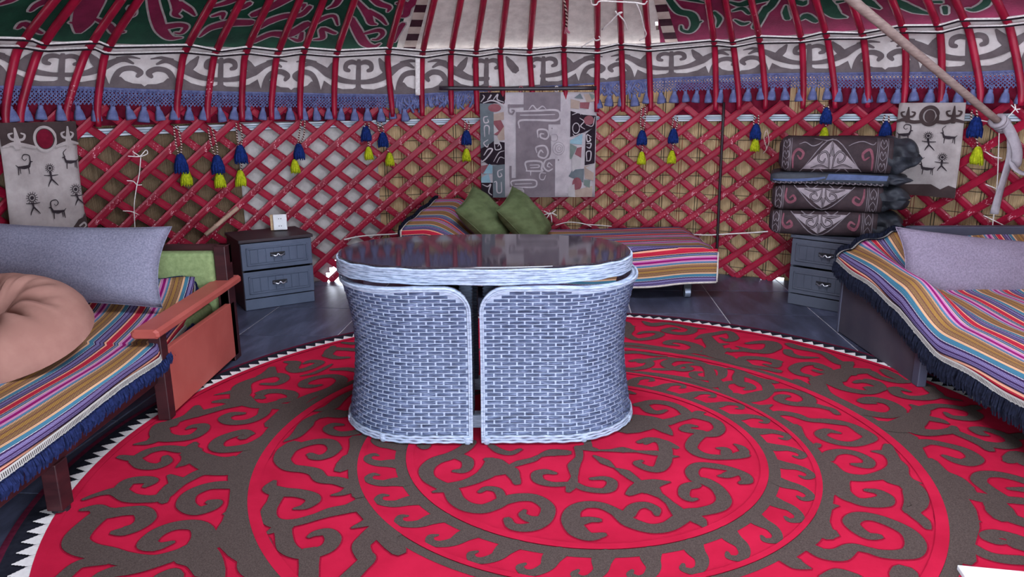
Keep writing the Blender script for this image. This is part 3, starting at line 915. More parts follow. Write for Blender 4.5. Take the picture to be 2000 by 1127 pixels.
Cm += strokes(1200, 610, 6.25, [
    ([(120, 490), (300, 490), (480, 520), (640, 535)], [.05, .045, .04, .01]), ([(200, 595), (320, 582), (430, 610), (400, 660), (260, 690), (120, 690)], [.03, .04, .05, .045, .04, .04]),
    ([(840, 645), (925, 685), (830, 705), (690, 675), (630, 625), (740, 580), (950, 592), (1100, 645), (1160, 720), (1180, 800), (1240, 850), (1180, 895), (950, 830), (600, 770), (300, 735)], [.02, .04, .045, .055, .06, .05, .045, .05, .055, .06, .07, .06, .05, .04, .04]),
    ([(1320, 690), (1440, 690), (1530, 720), (1510, 800), (1540, 880), (1640, 910)], [.008, .03, .05, .06, .05, .03]), ([(1540, 730), (1690, 790), (1850, 835), (1960, 850)], [.05, .035, .045, .05])], .05)
mk('middle_scrolls', join(Cm + [ring(R3, R3 + .035, ZI - .0005)] + [rot(q, .78) for q in Cm[20:24]]), RUGBR, rug)
# outer ring of scrolls
Do = strokes(80, 840, 3.927, [
    ([(310, 612), (420, 600), (500, 640), (650, 622), (770, 622), (805, 680), (740, 740), (640, 775), (560, 785)], [.02, .05, .07, .06, .06, .07, .06, .06, .03]),
    ([(480, 630), (380, 710), (290, 800), (270, 870), (350, 920), (500, 950), (640, 990), (850, 1000), (1050, 955), (1200, 900), (1400, 840), (1560, 800)], [.08, .08, .085, .08, .075, .07, .07, .055, .06, .08, .08, .10]),
    ([(1200, 920), (1250, 810), (1200, 735), (1050, 732), (900, 785), (815, 870), (890, 895), (1010, 862)], [.09, .08, .06, .055, .06, .065, .05, .02]), ([(520, 990), (300, 1030), (170, 1130)], [.06, .05, .05]),
    ([(330, 532), (450, 490), (580, 470), (680, 520), (820, 530), (930, 510), (1020, 430), (1120, 380), (1250, 320), (1450, 300), (1600, 250)], [.02, .03, .06, .06, .05, .06, .07, .05, .06, .10, .12]),
    ([(600, 470), (670, 400), (780, 382), (850, 395), (800, 432)], [.06, .06, .055, .05, .025]), ([(930, 510), (945, 552)], [.06, .03]), ([(985, 348), (1040, 390)], [.02, .06]),
    ([(605, 205), (720, 215), (830, 162), (960, 138), (1100, 150), (1195, 108)], [.03, .05, .05, .045, .06, .02]), ([(720, 230), (780, 272), (880, 280), (960, 245), (955, 205)], [.05, .055, .05, .05, .03]),
    ([(1140, 160), (1230, 230), (1400, 280), (1600, 230), (1700, 150)], [.07, .09, .13, .14, .10]), ([(1160, 215), (1100, 260), (1045, 280)], [.06, .03, .01]), ([(1300, 300), (1230, 250)], [.08, .04]),
    ([(720, 110), (830, 100), (900, 60), (930, 10)], [.015, .03, .06, .07]), ([(1490, 420), (1300, 430), (1150, 490), (1110, 570), (1190, 622), (1300, 595), (1345, 560), (1290, 552)], [.06, .055, .06, .065, .055, .055, .045, .03]),
    ([(1620, 200), (1550, 330), (1540, 450), (1530, 560), (1510, 680), (1500, 790), (1600, 900), (1690, 1010), (1740, 1130)], [.12, .11, .08, .08, .10, .14, .14, .10, .10]), ([(1540, 600), (1470, 625), (1405, 645)], [.08, .05, .012]),
    ([(1200, 920), (1280, 960), (1330, 1060), (1320, 1140)], [.09, .07, .06, .07]), ([(1580, 880), (1620, 960), (1600, 1050), (1680, 1110)], [.10, .09, .07, .07]), ([(900, 1127), (1000, 1100), (1050, 1130)], [.03, .05, .04]), ([(1080, 990), (1200, 1010), (1280, 1080)], [.05, .07, .08]), ([(450, 1127), (560, 1090), (760, 1060), (1000, 990)], [.05, .06, .05, .04])], .06)
Do += strokes(240, 720, 5.1235, [
    ([(1210, 450), (1090, 458), (1015, 500), (1080, 540), (1250, 530), (1390, 470), (1430, 400)], [.025, .05, .055, .05, .05, .05, .06]),
    ([(1290, 655), (1190, 640), (1000, 700), (930, 770), (985, 812), (1150, 802), (1300, 770), (1450, 690), (1540, 600), (1640, 480)], [.03, .06, .06, .06, .055, .06, .07, .07, .08, .08]), ([(1200, 690), (1280, 660)], [.05, .02]),
    ([(500, 560), (400, 570), (365, 640), (420, 690), (550, 700), (700, 680), (795, 620), (800, 575), (700, 580), (640, 605)], [.06, .08, .08, .08, .06, .055, .055, .05, .04, .015]), ([(390, 660), (280, 730), (130, 757)], [.08, .05, .015]),
    ([(420, 560), (600, 500), (720, 460), (850, 430), (1000, 390), (1150, 350)], [.06, .05, .08, .06, .05, .08]), ([(720, 450), (740, 375)], [.09, .03]), ([(620, 800), (680, 830), (660, 900), (540, 985)], [.04, .09, .06, .012]),
    ([(915, 332), (1010, 322), (1130, 325), (1180, 250), (1190, 180), (1260, 130), (1400, 85), (1560, 62), (1620, 100), (1540, 150), (1390, 152)], [.03, .05, .07, .10, .09, .06, .05, .055, .05, .045, .025]), ([(920, 262), (1020, 245), (1150, 225)], [.008, .03, .07]), ([(1500, 60), (1495, -10)], [.05, .03]),
    ([(1180, 300), (1300, 362), (1450, 372), (1650, 380)], [.10, .06, .06, .07]), ([(1340, 295), (1420, 240), (1560, 228), (1680, 245), (1690, 295), (1580, 315)], [.03, .05, .045, .055, .05, .04]), ([(680, 790), (720, 740)], [.06, .02]),
    ([(700, 870), (900, 950), (1100, 950), (1250, 900), (1400, 760)], [.08, .12, .14, .12, .10])], .055)
Do += strokes(400, 640, 5.634, [
    ([(580, 720), (680, 695), (850, 700), (965, 735), (940, 790), (840, 812), (700, 850)], [.03, .045, .05, .055, .05, .045, .05]), ([(700, 700), (600, 750), (640, 775)], [.04, .045, .03]),
    ([(890, 375), (990, 390), (960, 440), (1000, 475), (1130, 452), (1270, 385), (1170, 370), (1090, 395)], [.03, .07, .07, .06, .05, .05, .05, .02]), ([(1060, 530), (1200, 500), (1330, 440), (1400, 400)], [.012, .03, .03, .012]),
    ([(1280, 630), (1180, 645), (1085, 635), (1110, 590), (1250, 545), (1420, 532), (1510, 575), (1440, 650), (1300, 710), (1150, 760), (980, 860), (760, 1060)], [.02, .045, .05, .05, .045, .05, .06, .06, .06, .06, .09, .09]),
    ([(1340, 310), (1400, 240), (1500, 235), (1670, 245)], [.05, .07, .05, .05]), ([(1340, 300), (1440, 330), (1580, 328)], [.06, .05, .03]), ([(1400, 460), (1550, 455), (1670, 470)], [.03, .05, .05]), ([(1410, 240), (1410, 205)], [.06, .03]), ([(1520, 165), (1640, 175)], [.03, .05]), ([(600, 540), (700, 500), (740, 440)], [.04, .07, .04])], .05)
Do += strokes(1200, 610, 6.25, [
    ([(110, 130), (170, 200), (150, 270), (280, 330), (470, 310), (560, 265), (480, 240), (350, 245), (290, 265)], [.09, .08, .06, .045, .05, .055, .045, .04, .02]), ([(130, 160), (240, 170)], [.06, .02]),
    ([(350, 110), (460, 150), (640, 135), (800, 160), (950, 205), (910, 250), (770, 258), (620, 225), (720, 195), (790, 205)], [.02, .08, .05, .05, .06, .055, .055, .055, .045, .02]), ([(900, 180), (1000, 195), (1110, 200)], [.05, .03, .01]),
    ([(780, 405), (640, 380), (720, 352), (880, 372), (1010, 425), (950, 475), (830, 480), (650, 450), (450, 420), (280, 395), (130, 385)], [.02, .05, .055, .055, .075, .07, .06, .05, .05, .05, .06]),
    ([(990, 325), (1100, 285), (1250, 258), (1390, 240), (1460, 310), (1390, 345), (1300, 312)], [.012, .06, .05, .05, .06, .05, .02]), ([(1110, 280), (1170, 360), (1230, 430), (1200, 500), (1380, 560)], [.06, .08, .10, .12, .10]), ([(1250, 395), (1390, 385)], [.06, .012]), ([(1280, 490), (1400, 440)], [.06, .02]),
    ([(1200, 505), (1060, 500), (960, 490)], [.09, .05, .02]), ([(1620, 380), (1760, 365), (1880, 370), (1930, 420), (1850, 480), (1690, 470), (1490, 415)], [.03, .05, .07, .08, .07, .05, .012]), ([(1400, 470), (1560, 470), (1700, 480)], [.05, .03, .05]),
    ([(1530, 600), (1600, 555), (1800, 562), (2010, 605)], [.05, .05, .05, .05]), ([(1560, 600), (1660, 655), (1850, 685), (2000, 720)], [.06, .05, .05, .05]), ([(1200, 520), (1400, 580), (1600, 640)], .08)], .05)
Do += strokes(1450, 640, 5.634, [
    ([(50, 175), (180, 162), (330, 170), (350, 220), (220, 262), (0, 245)], [.03, .05, .07, .08, .06, .05]), ([(0, 335), (200, 342), (370, 385), (350, 425), (240, 402)], [.05, .05, .05, .05, .02]),
    ([(510, 180), (600, 215), (760, 250), (900, 285), (1010, 355), (1090, 390), (1210, 380)], [.05, .07, .05, .05, .06, .07, .02]), ([(500, 250), (520, 290), (640, 325), (830, 330)], [.05, .06, .05, .02]),
    ([(830, 430), (960, 470), (880, 492), (790, 470)], [.05, .045, .04, .03]), ([(940, 455), (800, 400), (650, 405), (570, 455), (620, 505), (740, 535)], [.05, .05, .055, .06, .05, .04]),
    ([(800, 570), (950, 550), (1080, 480), (1230, 462), (1400, 460)], [.07, .09, .06, .05, .02]), ([(1180, 390), (1150, 440), (1200, 510)], [.05, .06, .06]), ([(950, 560), (1050, 640), (1200, 690), (1400, 712), (1515, 660), (1430, 610), (1310, 590), (1235, 605)], [.12, .07, .06, .05, .055, .05, .045, .025]),
    ([(1040, 570), (1150, 505), (1380, 485), (1500, 545), (1680, 590), (1810, 592)], [.09, .06, .06, .05, .05, .05]), ([(1560, 470), (1640, 520), (1740, 570)], [.05, .07, .05]),
    ([(1460, 832), (1320, 815), (1420, 785), (1600, 822), (1715, 905), (1640, 962), (1500, 962), (1300, 920), (1100, 830), (900, 720), (820, 600)], [.02, .05, .055, .055, .07, .06, .06, .07, .07, .07, .08]), ([(600, 580), (800, 690), (1000, 800), (1300, 950)], [.04, .05, .05, .05])], .05)
Do += strokes(1700, 740, 6.26, [
    ([(-20, 120), (120, 120), (80, 50), (-40, 20)], [.06, .06, .05, .05]), ([(270, 130), (340, 120), (480, 155)], [.05, .05, .02]), ([(280, 130), (340, 190), (500, 232), (700, 232), (810, 190), (740, 130), (690, 60)], [.06, .06, .05, .06, .06, .06, .06]), ([(800, 195), (950, 240), (1120, 268)], [.06, .03, .01]),
    ([(0, 255), (200, 290), (345, 372), (290, 432), (150, 440), (-20, 420)], [.05, .05, .055, .06, .05, .06]), ([(500, 320), (610, 380), (600, 440), (700, 480), (850, 512), (940, 545)], [.02, .08, .08, .06, .05, .02]),
    ([(640, 370), (800, 330), (1000, 342), (1200, 385), (1290, 440), (1240, 485), (1100, 482), (985, 462), (915, 415)], [.06, .045, .045, .05, .06, .05, .05, .04, .02]), ([(1200, 370), (1290, 350), (1360, 335)], [.05, .05, .02]),
    ([(580, 460), (480, 540), (330, 590), (120, 570)], [.10, .12, .12, .10]), ([(480, 580), (620, 650), (850, 655), (1000, 630), (1020, 590)], [.12, .08, .05, .05, .03]), ([(1000, 640), (1150, 700), (1350, 785), (1460, 870)], [.05, .05, .06, .04]),
    ([(1350, 785), (1600, 822), (1750, 795), (1690, 720), (1550, 660), (1400, 618), (1280, 620), (1350, 670), (1430, 692)], [.05, .06, .06, .05, .05, .045, .05, .045, .02]), ([(1690, 720), (1890, 690)], [.06, .05]), ([(420, 700), (520, 860), (620, 1010), (750, 1120)], [.10, .08, .07, .08]),
    ([(540, 800), (700, 770), (900, 802), (1150, 872), (1280, 970), (1190, 1022), (1050, 1000), (900, 940)], [.07, .05, .045, .05, .065, .06, .05, .025]), ([(1690, 980), (1800, 930), (1900, 960)], [.05, .07, .08])], .05)
Do += strokes(1760, 880, 4.5625, [
    ([(250, 90), (330, 190), (440, 260), (520, 340), (650, 405), (800, 435), (870, 510), (960, 590), (1120, 650)], [.06, .08, .11, .12, .07, .07, .09, .07, .06]), ([(400, 260), (440, 380), (480, 500), (500, 640), (500, 800), (540, 960)], [.08, .10, .13, .13, .10, .08]),
    ([(880, 410), (760, 330), (690, 265), (730, 215), (860, 212), (1000, 240), (1110, 275)], [.06, .055, .055, .05, .05, .05, .05]), ([(860, 420), (980, 440), (1110, 452)], [.07, .05, .05]), ([(960, 340), (1110, 350)], [.02, .04]),
    ([(940, 815), (850, 805), (770, 768), (850, 742), (1000, 772), (1110, 812)], [.02, .045, .05, .05, .05, .05]), ([(590, 840), (750, 925), (900, 965), (1110, 980)], [.05, .05, .05, .05]), ([(500, 560), (600, 610), (700, 632)], [.10, .05, .01]), ([(950, 95), (1050, 70), (1120, 120)], [.04, .06, .06]), ([(1010, 830), (1110, 860)], .06), ([(850, 480), (820, 530), (900, 600)], [.03, .05, .06])], .05)
mk('outer_scrolls', join(Do + [ring(R2, R2 + .045, ZI - .0005)] + [rot(q, 1.25) for q in Do[0:20]] + [rot(q, -.9) for q in Do[88:104]]), RUGBR, rug)
# red fibres over the ring where scrolls crossed the boundary
mk('red_ring', join([ring(R2 - .04, R2, ZI + .0024), ring(R3 - .022, R3, ZI + .0024), ring(R4 - .03, R4, ZI + .0024), ring(R1 - .03, R1 + .001, ZI + .0024)]), RUGRED, rug)
t = NT('red_stitching')
STI = t.fin(t.ramp(t.noise(t.coord('Object'), 200, 2), [(.3, lin('7E0C26')), (.7, lin('980F2F'))]), .95, .1)
o = mk('stitched_outline', join(OUTL), STI, rug); o['kind'] = 'stuff'

# ------------------------------------------------------------------ rattan table
t = NT('rattan_grey')
v = t.coord('Object')
st = t.noise(t.coord('Object', (18, 18, 160)), 1.0, 3, .6)
RAT = t.fin(t.ramp(st, [(.30, lin('2C354A')), (.52, lin('4B5876')), (.72, lin('8290AF'))]), .55, .35)
t.bump(st, .5, .004)
t = NT('rattan_pale')
st = t.noise(t.coord('Object', (25, 25, 150)), 1.0, 3, .6)
RATP = t.fin(t.ramp(st, [(.3, lin('7C899F')), (.6, lin('B0BDD2'))]), .5, .35)
t.bump(st, .6, .004)
RATD = M('rattan_dark', '2A3340', '46505F', 3, .6, .3, stretch=(8, 8, 120))
t = NT('smoked_glass')
v = t.coord('Object')
GLASS = t.fin(t.ramp(t.noise(v, 130, 3, .7), [(.35, lin('241E25')), (.65, lin('3A333A'))]), .06, .55)
TC = (-0.12, 3.25)
def pill(hx, hy, n=28):
    P = []
    for k in range(n * 4):
        a = 2 * PI * k / (n * 4)
        c, s = math.cos(a), math.sin(a)
        e = 2 / 2.7
        P.append((TC[0] + hx * math.copysign(abs(c) ** e, c), TC[1] + hy * math.copysign(abs(s) ** (2 / 2.35), s)))
    return P
def extr(rings):
    n = len(rings[0][0]); V, Fc = [], []
    for P, z in rings: V += [(x, y, z) for x, y in P]
    for j in range(len(rings) - 1):
        for k in range(n):
            k2 = (k + 1) % n
            Fc.append((j * n + k, j * n + k2, (j + 1) * n + k2, (j + 1) * n + k))
    Fc.append(tuple(range(n))[::-1]); Fc.append(tuple((len(rings) - 1) * n + k for k in range(n)))
    return V, Fc
tab = thing('rattan_table', (TC[0], TC[1], .012), 'oval grey rattan dining table with smoked glass top', 'table')
hx, hy = .648, .385
mk('glass_top', extr([(pill(hx - .006, hy - .006), .757), (pill(hx - .003, hy - .003), .760), (pill(hx - .003, hy - .003), .765), (pill(hx - .006, hy - .006), .767)]), GLASS, tab)
# woven rim: horizontal strands
mk('rim', extr([(pill(hx - .03, hy - .03), .694), (pill(hx, hy), .698), (pill(hx, hy), .756)]), RATP, tab, smooth=False)
L = []
for k in range(7):
    P = [(x, y, .700 + .009 * k + .0018 * math.sin(i * .9 + k * PI)) for i, (x, y) in enumerate(pill(hx + .0015, hy + .0015, 34))]
    L.append(tube(P, .0056, 6, closed=True, cap=False))
o = mk('rim_strands', join(L), RATP, tab, smooth=True); o['kind'] = 'stuff'
for (lx, ly) in ((-.195, 3.03), (-.095, 3.03), (-.195, 3.47), (-.095, 3.47)):
    mk('leg', box(lx - .026, lx + .026, ly - .026, ly + .026, .012, .700, .008), RATD, tab)
    mk('leg_wrap', join([box(lx - .029, lx + .029, ly - .029, ly + .029, z, z + .011, .004, 1) for z in np.arange(.10, .69, .0135)]), RATD, tab)
mk('foot_rail', join([box(-.22, -.07, 3.0, 3.06, .014, .075, .008), box(-.22, -.07, 3.44, 3.5, .014, .075, .008)]), RATP, tab)

# ------------------------------------------------------------------ two rattan chairs tucked under the table
def chair(xg, xs, rad, mir, label):
    """shell runs from the gap edge xg along the front to xs and round an arc; mir = -1 for the left chair"""
    yf = 2.835; yc = yf + rad
    Ls = abs(xs - xg); La = rad * math.radians(112); LT = Ls + La
    ZT = .686; ZB = .030
    def off(z):
        tt = (z - ZB) / (ZT - ZB)
        return -0.052 * math.sin(PI * min(1, max(0, (tt + .06) / 1.12)) ** 1.15) - .012 * (1 - tt) + .004
    def base(s):
        if s < Ls: return (xg + mir * s, yf, 0, -1)
        a = (s - Ls) / rad
        return (xs + mir * rad * math.sin(a), yc - rad * math.cos(a), mir * math.sin(a), -math.cos(a))
    def ztop(s):
        r = .105
        if s < r: return ZT - r + math.sqrt(max(0, r * r - (r - s) ** 2))
        return ZT - .012 * math.sin(max(0, (s - Ls) / La) * PI)
    def P(s, z, n=0.0):
        x, y, nx, ny = base(s); o_ = off(z) + n
        o_s = o_ if s > 0.25 else o_ * (.35 + .65 * s / .25) if n == 0 else o_
        return (x + nx * o_, y + ny * o_, z)
    th = thing('rattan_chair', (xs + mir * .1, 3.1, .012), label, 'chair', 'rattan chairs tucked under the table')
    ns, nz = 46, 26
    V, Fc = [], []
    for j in range(nz + 1):
        for i in range(ns + 1):
            s = LT * i / ns; z = ZB + (ztop(s) - ZB) * j / nz
            V.append(P(s, z, -.004))
    for j in range(nz):
        for i in range(ns):
            k = j * (ns + 1) + i
            q = (k, k + 1, k + ns + 2, k + ns + 1)
            Fc.append(q if mir > 0 else q[::-1])
    bk = mk('backrest', (V, Fc), RATP, th, smooth=True); solid(bk, .022, -1)
    # woven cells, each a raised bowed strip between pale stakes
    rows = 38; cw = .064; L = []
    for j in range(rows):
        z0 = ZB + .018 + (ZT - .014 - ZB - .018) * j / rows; h = (ZT - .032 - ZB) / rows
        s = .022 + (cw / 2 if j % 2 else 0) - cw
        while s < LT - .02:
            sa_, sb_ = max(s + .0035, .013), min(s + cw - .0035, LT - .012)
            s += cw
            if sb_ - sa_ < .012: continue
            zm = z0 + h / 2
            if zm + h / 2 > ztop((sa_ + sb_) / 2) - .010 or zm + h / 2 > ztop(sa_) - .006: continue
            V, Fc = [], []
            g = 4; jz = random.uniform(-.0006, .0006)
            for i in range(g + 1):
                ss = sa_ + (sb_ - sa_) * i / g; b = .0052 * math.sin(PI * (i + .35) / (g + .7)) + .0006
                for (zz, bb) in ((.0016, 0), (h * .30, b), (h * .70, b), (h - .0016, 0)):
                    V.append(P(ss, z0 + zz + jz, bb - .0035))
            for i in range(g):
                for q in range(3):
                    k = i * 4 + q; f = (k, k + 4, k + 5, k + 1)
                    Fc.append(f if mir > 0 else f[::-1])
            L.append((V, Fc))
    w = mk('weave', join(L), RAT, th); w['kind'] = 'stuff'
    # braided borders: gap edge with rounded corner and top, and the base
    def braid(fn, n, r, name):
        L = []
        for q in range(4):
            pts = []
            for i in range(n + 1):
                p = np.array(fn(i / n)); ph = i * .55 + q * PI / 2
                pts.append(p + np.array([0, -.004 * math.cos(ph), 0]) + np.array([0.004 * math.sin(ph) * .4, 0, .006 * (q - 1.5) * .9]))
            L.append(tube(pts, r, 5))
        return mk(name, join(L), RATP, th, smooth=True)
    def edge(f):
        r = .105; l1 = ZT - r - ZB; l2 = r * PI / 2; l3 = LT - r; tot = l1 + l2 + l3; d = f * tot
        if d < l1: return P(0.003, ZB + d, .002)
        if d < l1 + l2:
            a = (d - l1) / r; return P(r - r * math.cos(a) + .003, ZT - r + r * math.sin(a), .002)
        s = r + (d - l1 - l2); return P(min(s, LT), ztop(min(s, LT)), .002)
    for (r_, dd) in ((.0055, 0.0), (.0045, .009)):
        pts = []
        for i in range(91):
            p = np.array(edge(i / 90)); pts.append(p)
        if dd:
            cs = []
            for i, p in enumerate(pts):
                q = pts[min(i + 1, 90)] - pts[max(i - 1, 0)]; q /= np.linalg.norm(q)
                x, y, nx, ny = base(min(LT, max(0, abs(p[0] - xg))))
                nrm = np.array([0, -1, 0]) if i < 40 else np.array([(p[0] - xs) / rad if abs(p[0] - xg) > Ls else 0, -1, 0])
                side = np.cross(q, nrm); side /= np.linalg.norm(side)
                cs.append(p - mir * side * dd * (1 if mir > 0 else 1) * -1)
            pts = cs
        mk('braided_edge', tube(pts, r_, 6), RATP, th, smooth=True)
    L = []
    for q in range(3):
        pts = [P(LT * i / 70, ZB - .006 + q * .011 + .0015 * math.sin(i * 1.3 + q * 2), .0035) for i in range(71)]
        L.append(tube(pts, .0058, 6))
    mk('base_braid', join(L), RATP, th, smooth=True)
    for s in (.022, LT * .42, LT * .72):
        x, y, _ = P(s, ZB, -.004)
        mk('foot', lathe([(.012, -.030 + .012 * 0 - 0.0), (.017, -.018), (.017, .006)], 10, (x, y, .042)), RATP, th, smooth=True)
    # seat inside the shell
    pts = [P(LT * i / 12, .36, -.03)[:2] for i in range(13)]
    cx_ = xg + mir * .03
    ring_ = [(x, y) for x, y in pts] + [(cx_, pts[-1][1])]
    mk('seat', extr([(ring_, .32), (ring_, .38)]), RAT, th)
    return th
chair(-.168, -.40, .360, -1, 'narrower grey woven rattan chair tucked under the left of the oval table')
chair(-.131, .190, .368, 1, 'wider grey woven rattan chair tucked under the right of the oval table')

# ------------------------------------------------------------------ fabrics
def mat_stripe(name, sat=1.0, shift=0.0):
    t = NT(name)
    sp = t.n('ShaderNodeSeparateXYZ'); t.l(t.coord('UV'), sp.inputs[0])
    u, v = sp.outputs[0], sp.outputs[1]
    f = t.math('FRACT', t.math('ADD', t.math('DIVIDE', u, 0.262), shift))
    seq = [('B8283F', 11), ('E8A98C', 4), ('2B2038', 2), ('6F6492', 5), ('3C2658', 2), ('8378A8', 6), ('3A2452', 3), ('C9C4CF', 1), ('457890', 8), ('D9AC86', 4), ('6E4A44', 2), ('99754E', 6), ('7C5048', 2), ('B08545', 7), ('7C5048', 2), ('9F7850', 6), ('D9AC86', 3), ('577F9E', 5), ('C98FB0', 5), ('93196A', 6), ('C983B2', 5), ('CBBFA8', 2), ('23283C', 2), ('7486A8', 4), ('3B2A4C', 2), ('E0B49A', 2)]
    tot = float(sum(w for _, w in seq)); x = 0; stops = []
    for c, w in seq:
        stops.append((x / tot, lin(c))); x += w
    col = t.ramp(f, stops, 'CONSTANT')
    # woven figure: small dark and light dashes along the stripes
    chk = t.n('ShaderNodeTexChecker'); chk.inputs['Scale'].default_value = 1.0
    cb = t.n('ShaderNodeCombineXYZ'); t.l(t.math('MULTIPLY', u, 300.0), cb.inputs[0]); t.l(t.math('MULTIPLY', v, 95.0), cb.inputs[1])
    t.l(cb.outputs[0], chk.inputs['Vector'])
    ms = t.ramp(f, [(0, (0, 0, 0, 1)), (.15, (.45, .45, .45, 1)), (.33, (0, 0, 0, 1)), (.455, (.5, .5, .5, 1)), (.70, (0, 0, 0, 1)), (.93, (.4, .4, .4, 1))], 'CONSTANT')
    col = t.mix(t.math('MULTIPLY', ms, chk.outputs[1]), col, lin('3A2A30'))
    t.bump(t.math('SINE', t.math('MULTIPLY', u, 900.0)), .35, .003)
    return t.fin(col, .92, .1)
STRIPE = mat_stripe('striped_blanket_weave')
t = NT('speckled_hem')
sp = t.n('ShaderNodeSeparateXYZ'); t.l(t.coord('UV'), sp.inputs[0])
f = t.math('MULTIPLY', t.math('GREATER_THAN', t.math('SINE', t.math('MULTIPLY', sp.outputs[1], 700.0)), t.math('SUBTRACT', 1.3, t.math('MULTIPLY', t.noise(t.coord('Object'), 14, 2), 2.6))), t.math('LESS_THAN', t.math('ABSOLUTE', t.math('SUBTRACT', sp.outputs[0], .5)), .27))
HEM = t.fin(t.mix(f, lin('BAB6B1'), lin('4A4745')), .9, .1)
NAVY = M('navy_yarn', '151C3A', '222C55', 60, .95, .1)
NAVYD = M('dark_navy_yarn', '12141F', '1E2233', 60, .95, .1)
WOOD = M('dark_brown_wood', '2A1116', '3D1A1E', 5, .45, .4, stretch=(1, 1, 6))
SALMON = M('salmon_laminate', 'A04C44', 'AC574E', 4, .5, .35)
GREENF = M('green_upholstery', '76875A', '8A9B6C', 40, .9, .15, bump=(200, .3))
SLATE = M('slate_laminate', '3F4050', '494B5B', 5, .5, .35)
SLATEP = M('slate_panel', '3B3742', '454049', 5, .55, .3)
GREYL = M('grey_linen', '706F82', '8B8A9C', 120, .95, .1, bump=(260, .4))
MAUVEL = M('mauve_linen', '73697A', '8B8092', 120, .95, .1, bump=(260, .4))
PINK = M('dusty_pink_cotton', '8F675D', '9F766B', 6, .9, .15)
OLIVE = M('olive_velvet', '525F3E', '687651', 9, .85, .2, stretch=(1, 1, 2))
BLACK = M('black_plastic', '141318', '1E1D22', 8, .5, .4)
STEEL = M('grey_metal', '7D8698', '8E96A6', 6, .4, .5, .6)

def fringe(pts, nrm, ln, mat, parent, dens=260, droop=None):
    """short thick yarn fringe below a polyline"""
    P, _ = spline(pts, None, 6)
    seg = np.linalg.norm(np.diff(P, axis=0), axis=1); tot = seg.sum(); cum = np.r_[0, np.cumsum(seg)]
    n = int(tot * dens); V, Fc = [], []
    for k in range(n):
        d = (k + random.random()) / n * tot
        i = min(len(seg) - 1, np.searchsorted(cum, d) - 1); i = max(i, 0)
        f = (d - cum[i]) / max(seg[i], 1e-6); p = P[i] * (1 - f) + P[i + 1] * f
        tdir = (P[i + 1] - P[i]) / max(seg[i], 1e-6)
        w = .0045 * random.uniform(.8, 1.4); l_ = ln * random.uniform(.75, 1.1)
        out = np.array(nrm) * random.uniform(.000, .014)
        sway = tdir * random.uniform(-.012, .012)
        a = p + out; b = p + out * 1.6 + sway * .6 + np.array([0, 0, -l_ * .55]); c = p + out * 1.2 + sway + np.array([0, 0, -l_])
        n0 = len(V)
        for q, ww in ((a, w), (b, w * 1.15), (c, w * .6)):
            V += [tuple(q - tdir * ww + np.array(nrm) * .001), tuple(q + np.array(nrm) * ww), tuple(q + tdir * ww + np.array(nrm) * .001)]
        for j in (0, 3):
            Fc += [(n0 + j, n0 + j + 1, n0 + j + 4, n0 + j + 3), (n0 + j + 1, n0 + j + 2, n0 + j + 5, n0 + j + 4)]
    o = mk('fringe', (V, Fc), mat, parent); o['kind'] = 'stuff'
    return o

def pillow(w, h, th, mat, X, name, label, cat='pillow', pin=.06, seam=None, sag=0.0, group=None, wr=.006):
    n = 30; root = None
    def f(side):
        def fn(a, b):
            x, y = 2 * a - 1, 2 * b - 1
            e = (1 - abs(x) ** 2.6) * (1 - abs(y) ** 2.6)
            z = th / 2 * max(e, 0) ** .48
            z += wr * math.sin(7 * x + 3 * y) * math.sin(5 * y - 2 * x) * min(1, e * 2)
            z += wr * .9 * math.cos(math.atan2(y, x) * 9) * max(0, (math.hypot(x, y) - .75)) * (e > .02)
            xx = x * w / 2 * (1 - pin * 1.15 * (1 - y * y)); yy = y * h / 2 * (1 - pin * 1.3 * (1 - x * x))
            return (xx, yy + sag * (x * x - .5), side * z)
        return fn
    A = grid(f(1), n, n); B = grid(f(-1), n, n)
    o = mk(name, join([(A[0], A[1]), (B[0], [q[::-1] for q in B[1]])]), mat, smooth=True, X=X)
    bm = bmesh.new(); bm.from_mesh(o.data); bmesh.ops.remove_doubles(bm, verts=bm.verts, dist=1e-5); bm.to_mesh(o.data); bm.free()
    o.data.polygons.foreach_set('use_smooth', [True] * len(o.data.polygons))
    tag(o, label, cat, group)
    if seam:
        E = []
        for k in range(4 * n):
            s_, r_ = divmod(k, n); a = r_ / n
            p = [(a, 0), (1, a), (1 - a, 1), (0, 1 - a)][s_]
            E.append(f(1)(*p))
        mk('seam', tube([tuple(q) for q in E], .0032, 5, closed=True, cap=False), seam, o, smooth=True, X=X)
    return o
def frame(c, xa, ya):
    """4x4 with local x -> xa, local y -> ya, local z -> xa x ya"""
    xa = np.array(xa, float); xa /= np.linalg.norm(xa)
    ya = np.array(ya, float); ya -= xa * (xa @ ya); ya /= np.linalg.norm(ya)
    za = np.cross(xa, ya); A = np.eye(4)
    A[:3, 0], A[:3, 1], A[:3, 2], A[:3, 3] = xa, ya, za, c
    return A

# ------------------------------------------------------------------ left sofa bed
ls = thing('sofa_bed', (-2.3, 3.1, 0), 'dark wood sofa bed with salmon arm and green backrest on the left', 'sofa')
XA = -1.57
mk('arm_leg', box(XA - .035, XA + .02, 3.105, 3.165, 0.0128, .415, .004), WOOD, ls)
mk('arm_leg', box(XA - .035, XA + .015, 3.93, 3.985, 0.002, .415, .004), WOOD, ls)
mk('side_panel', box(XA - .012, XA + .018, 3.165, 3.985, .030, .335, .003), SALMON, ls)
mk('panel_rail', box(XA - .045, XA - .012, 3.16, 3.98, .02, .10, .003), WOOD, ls)
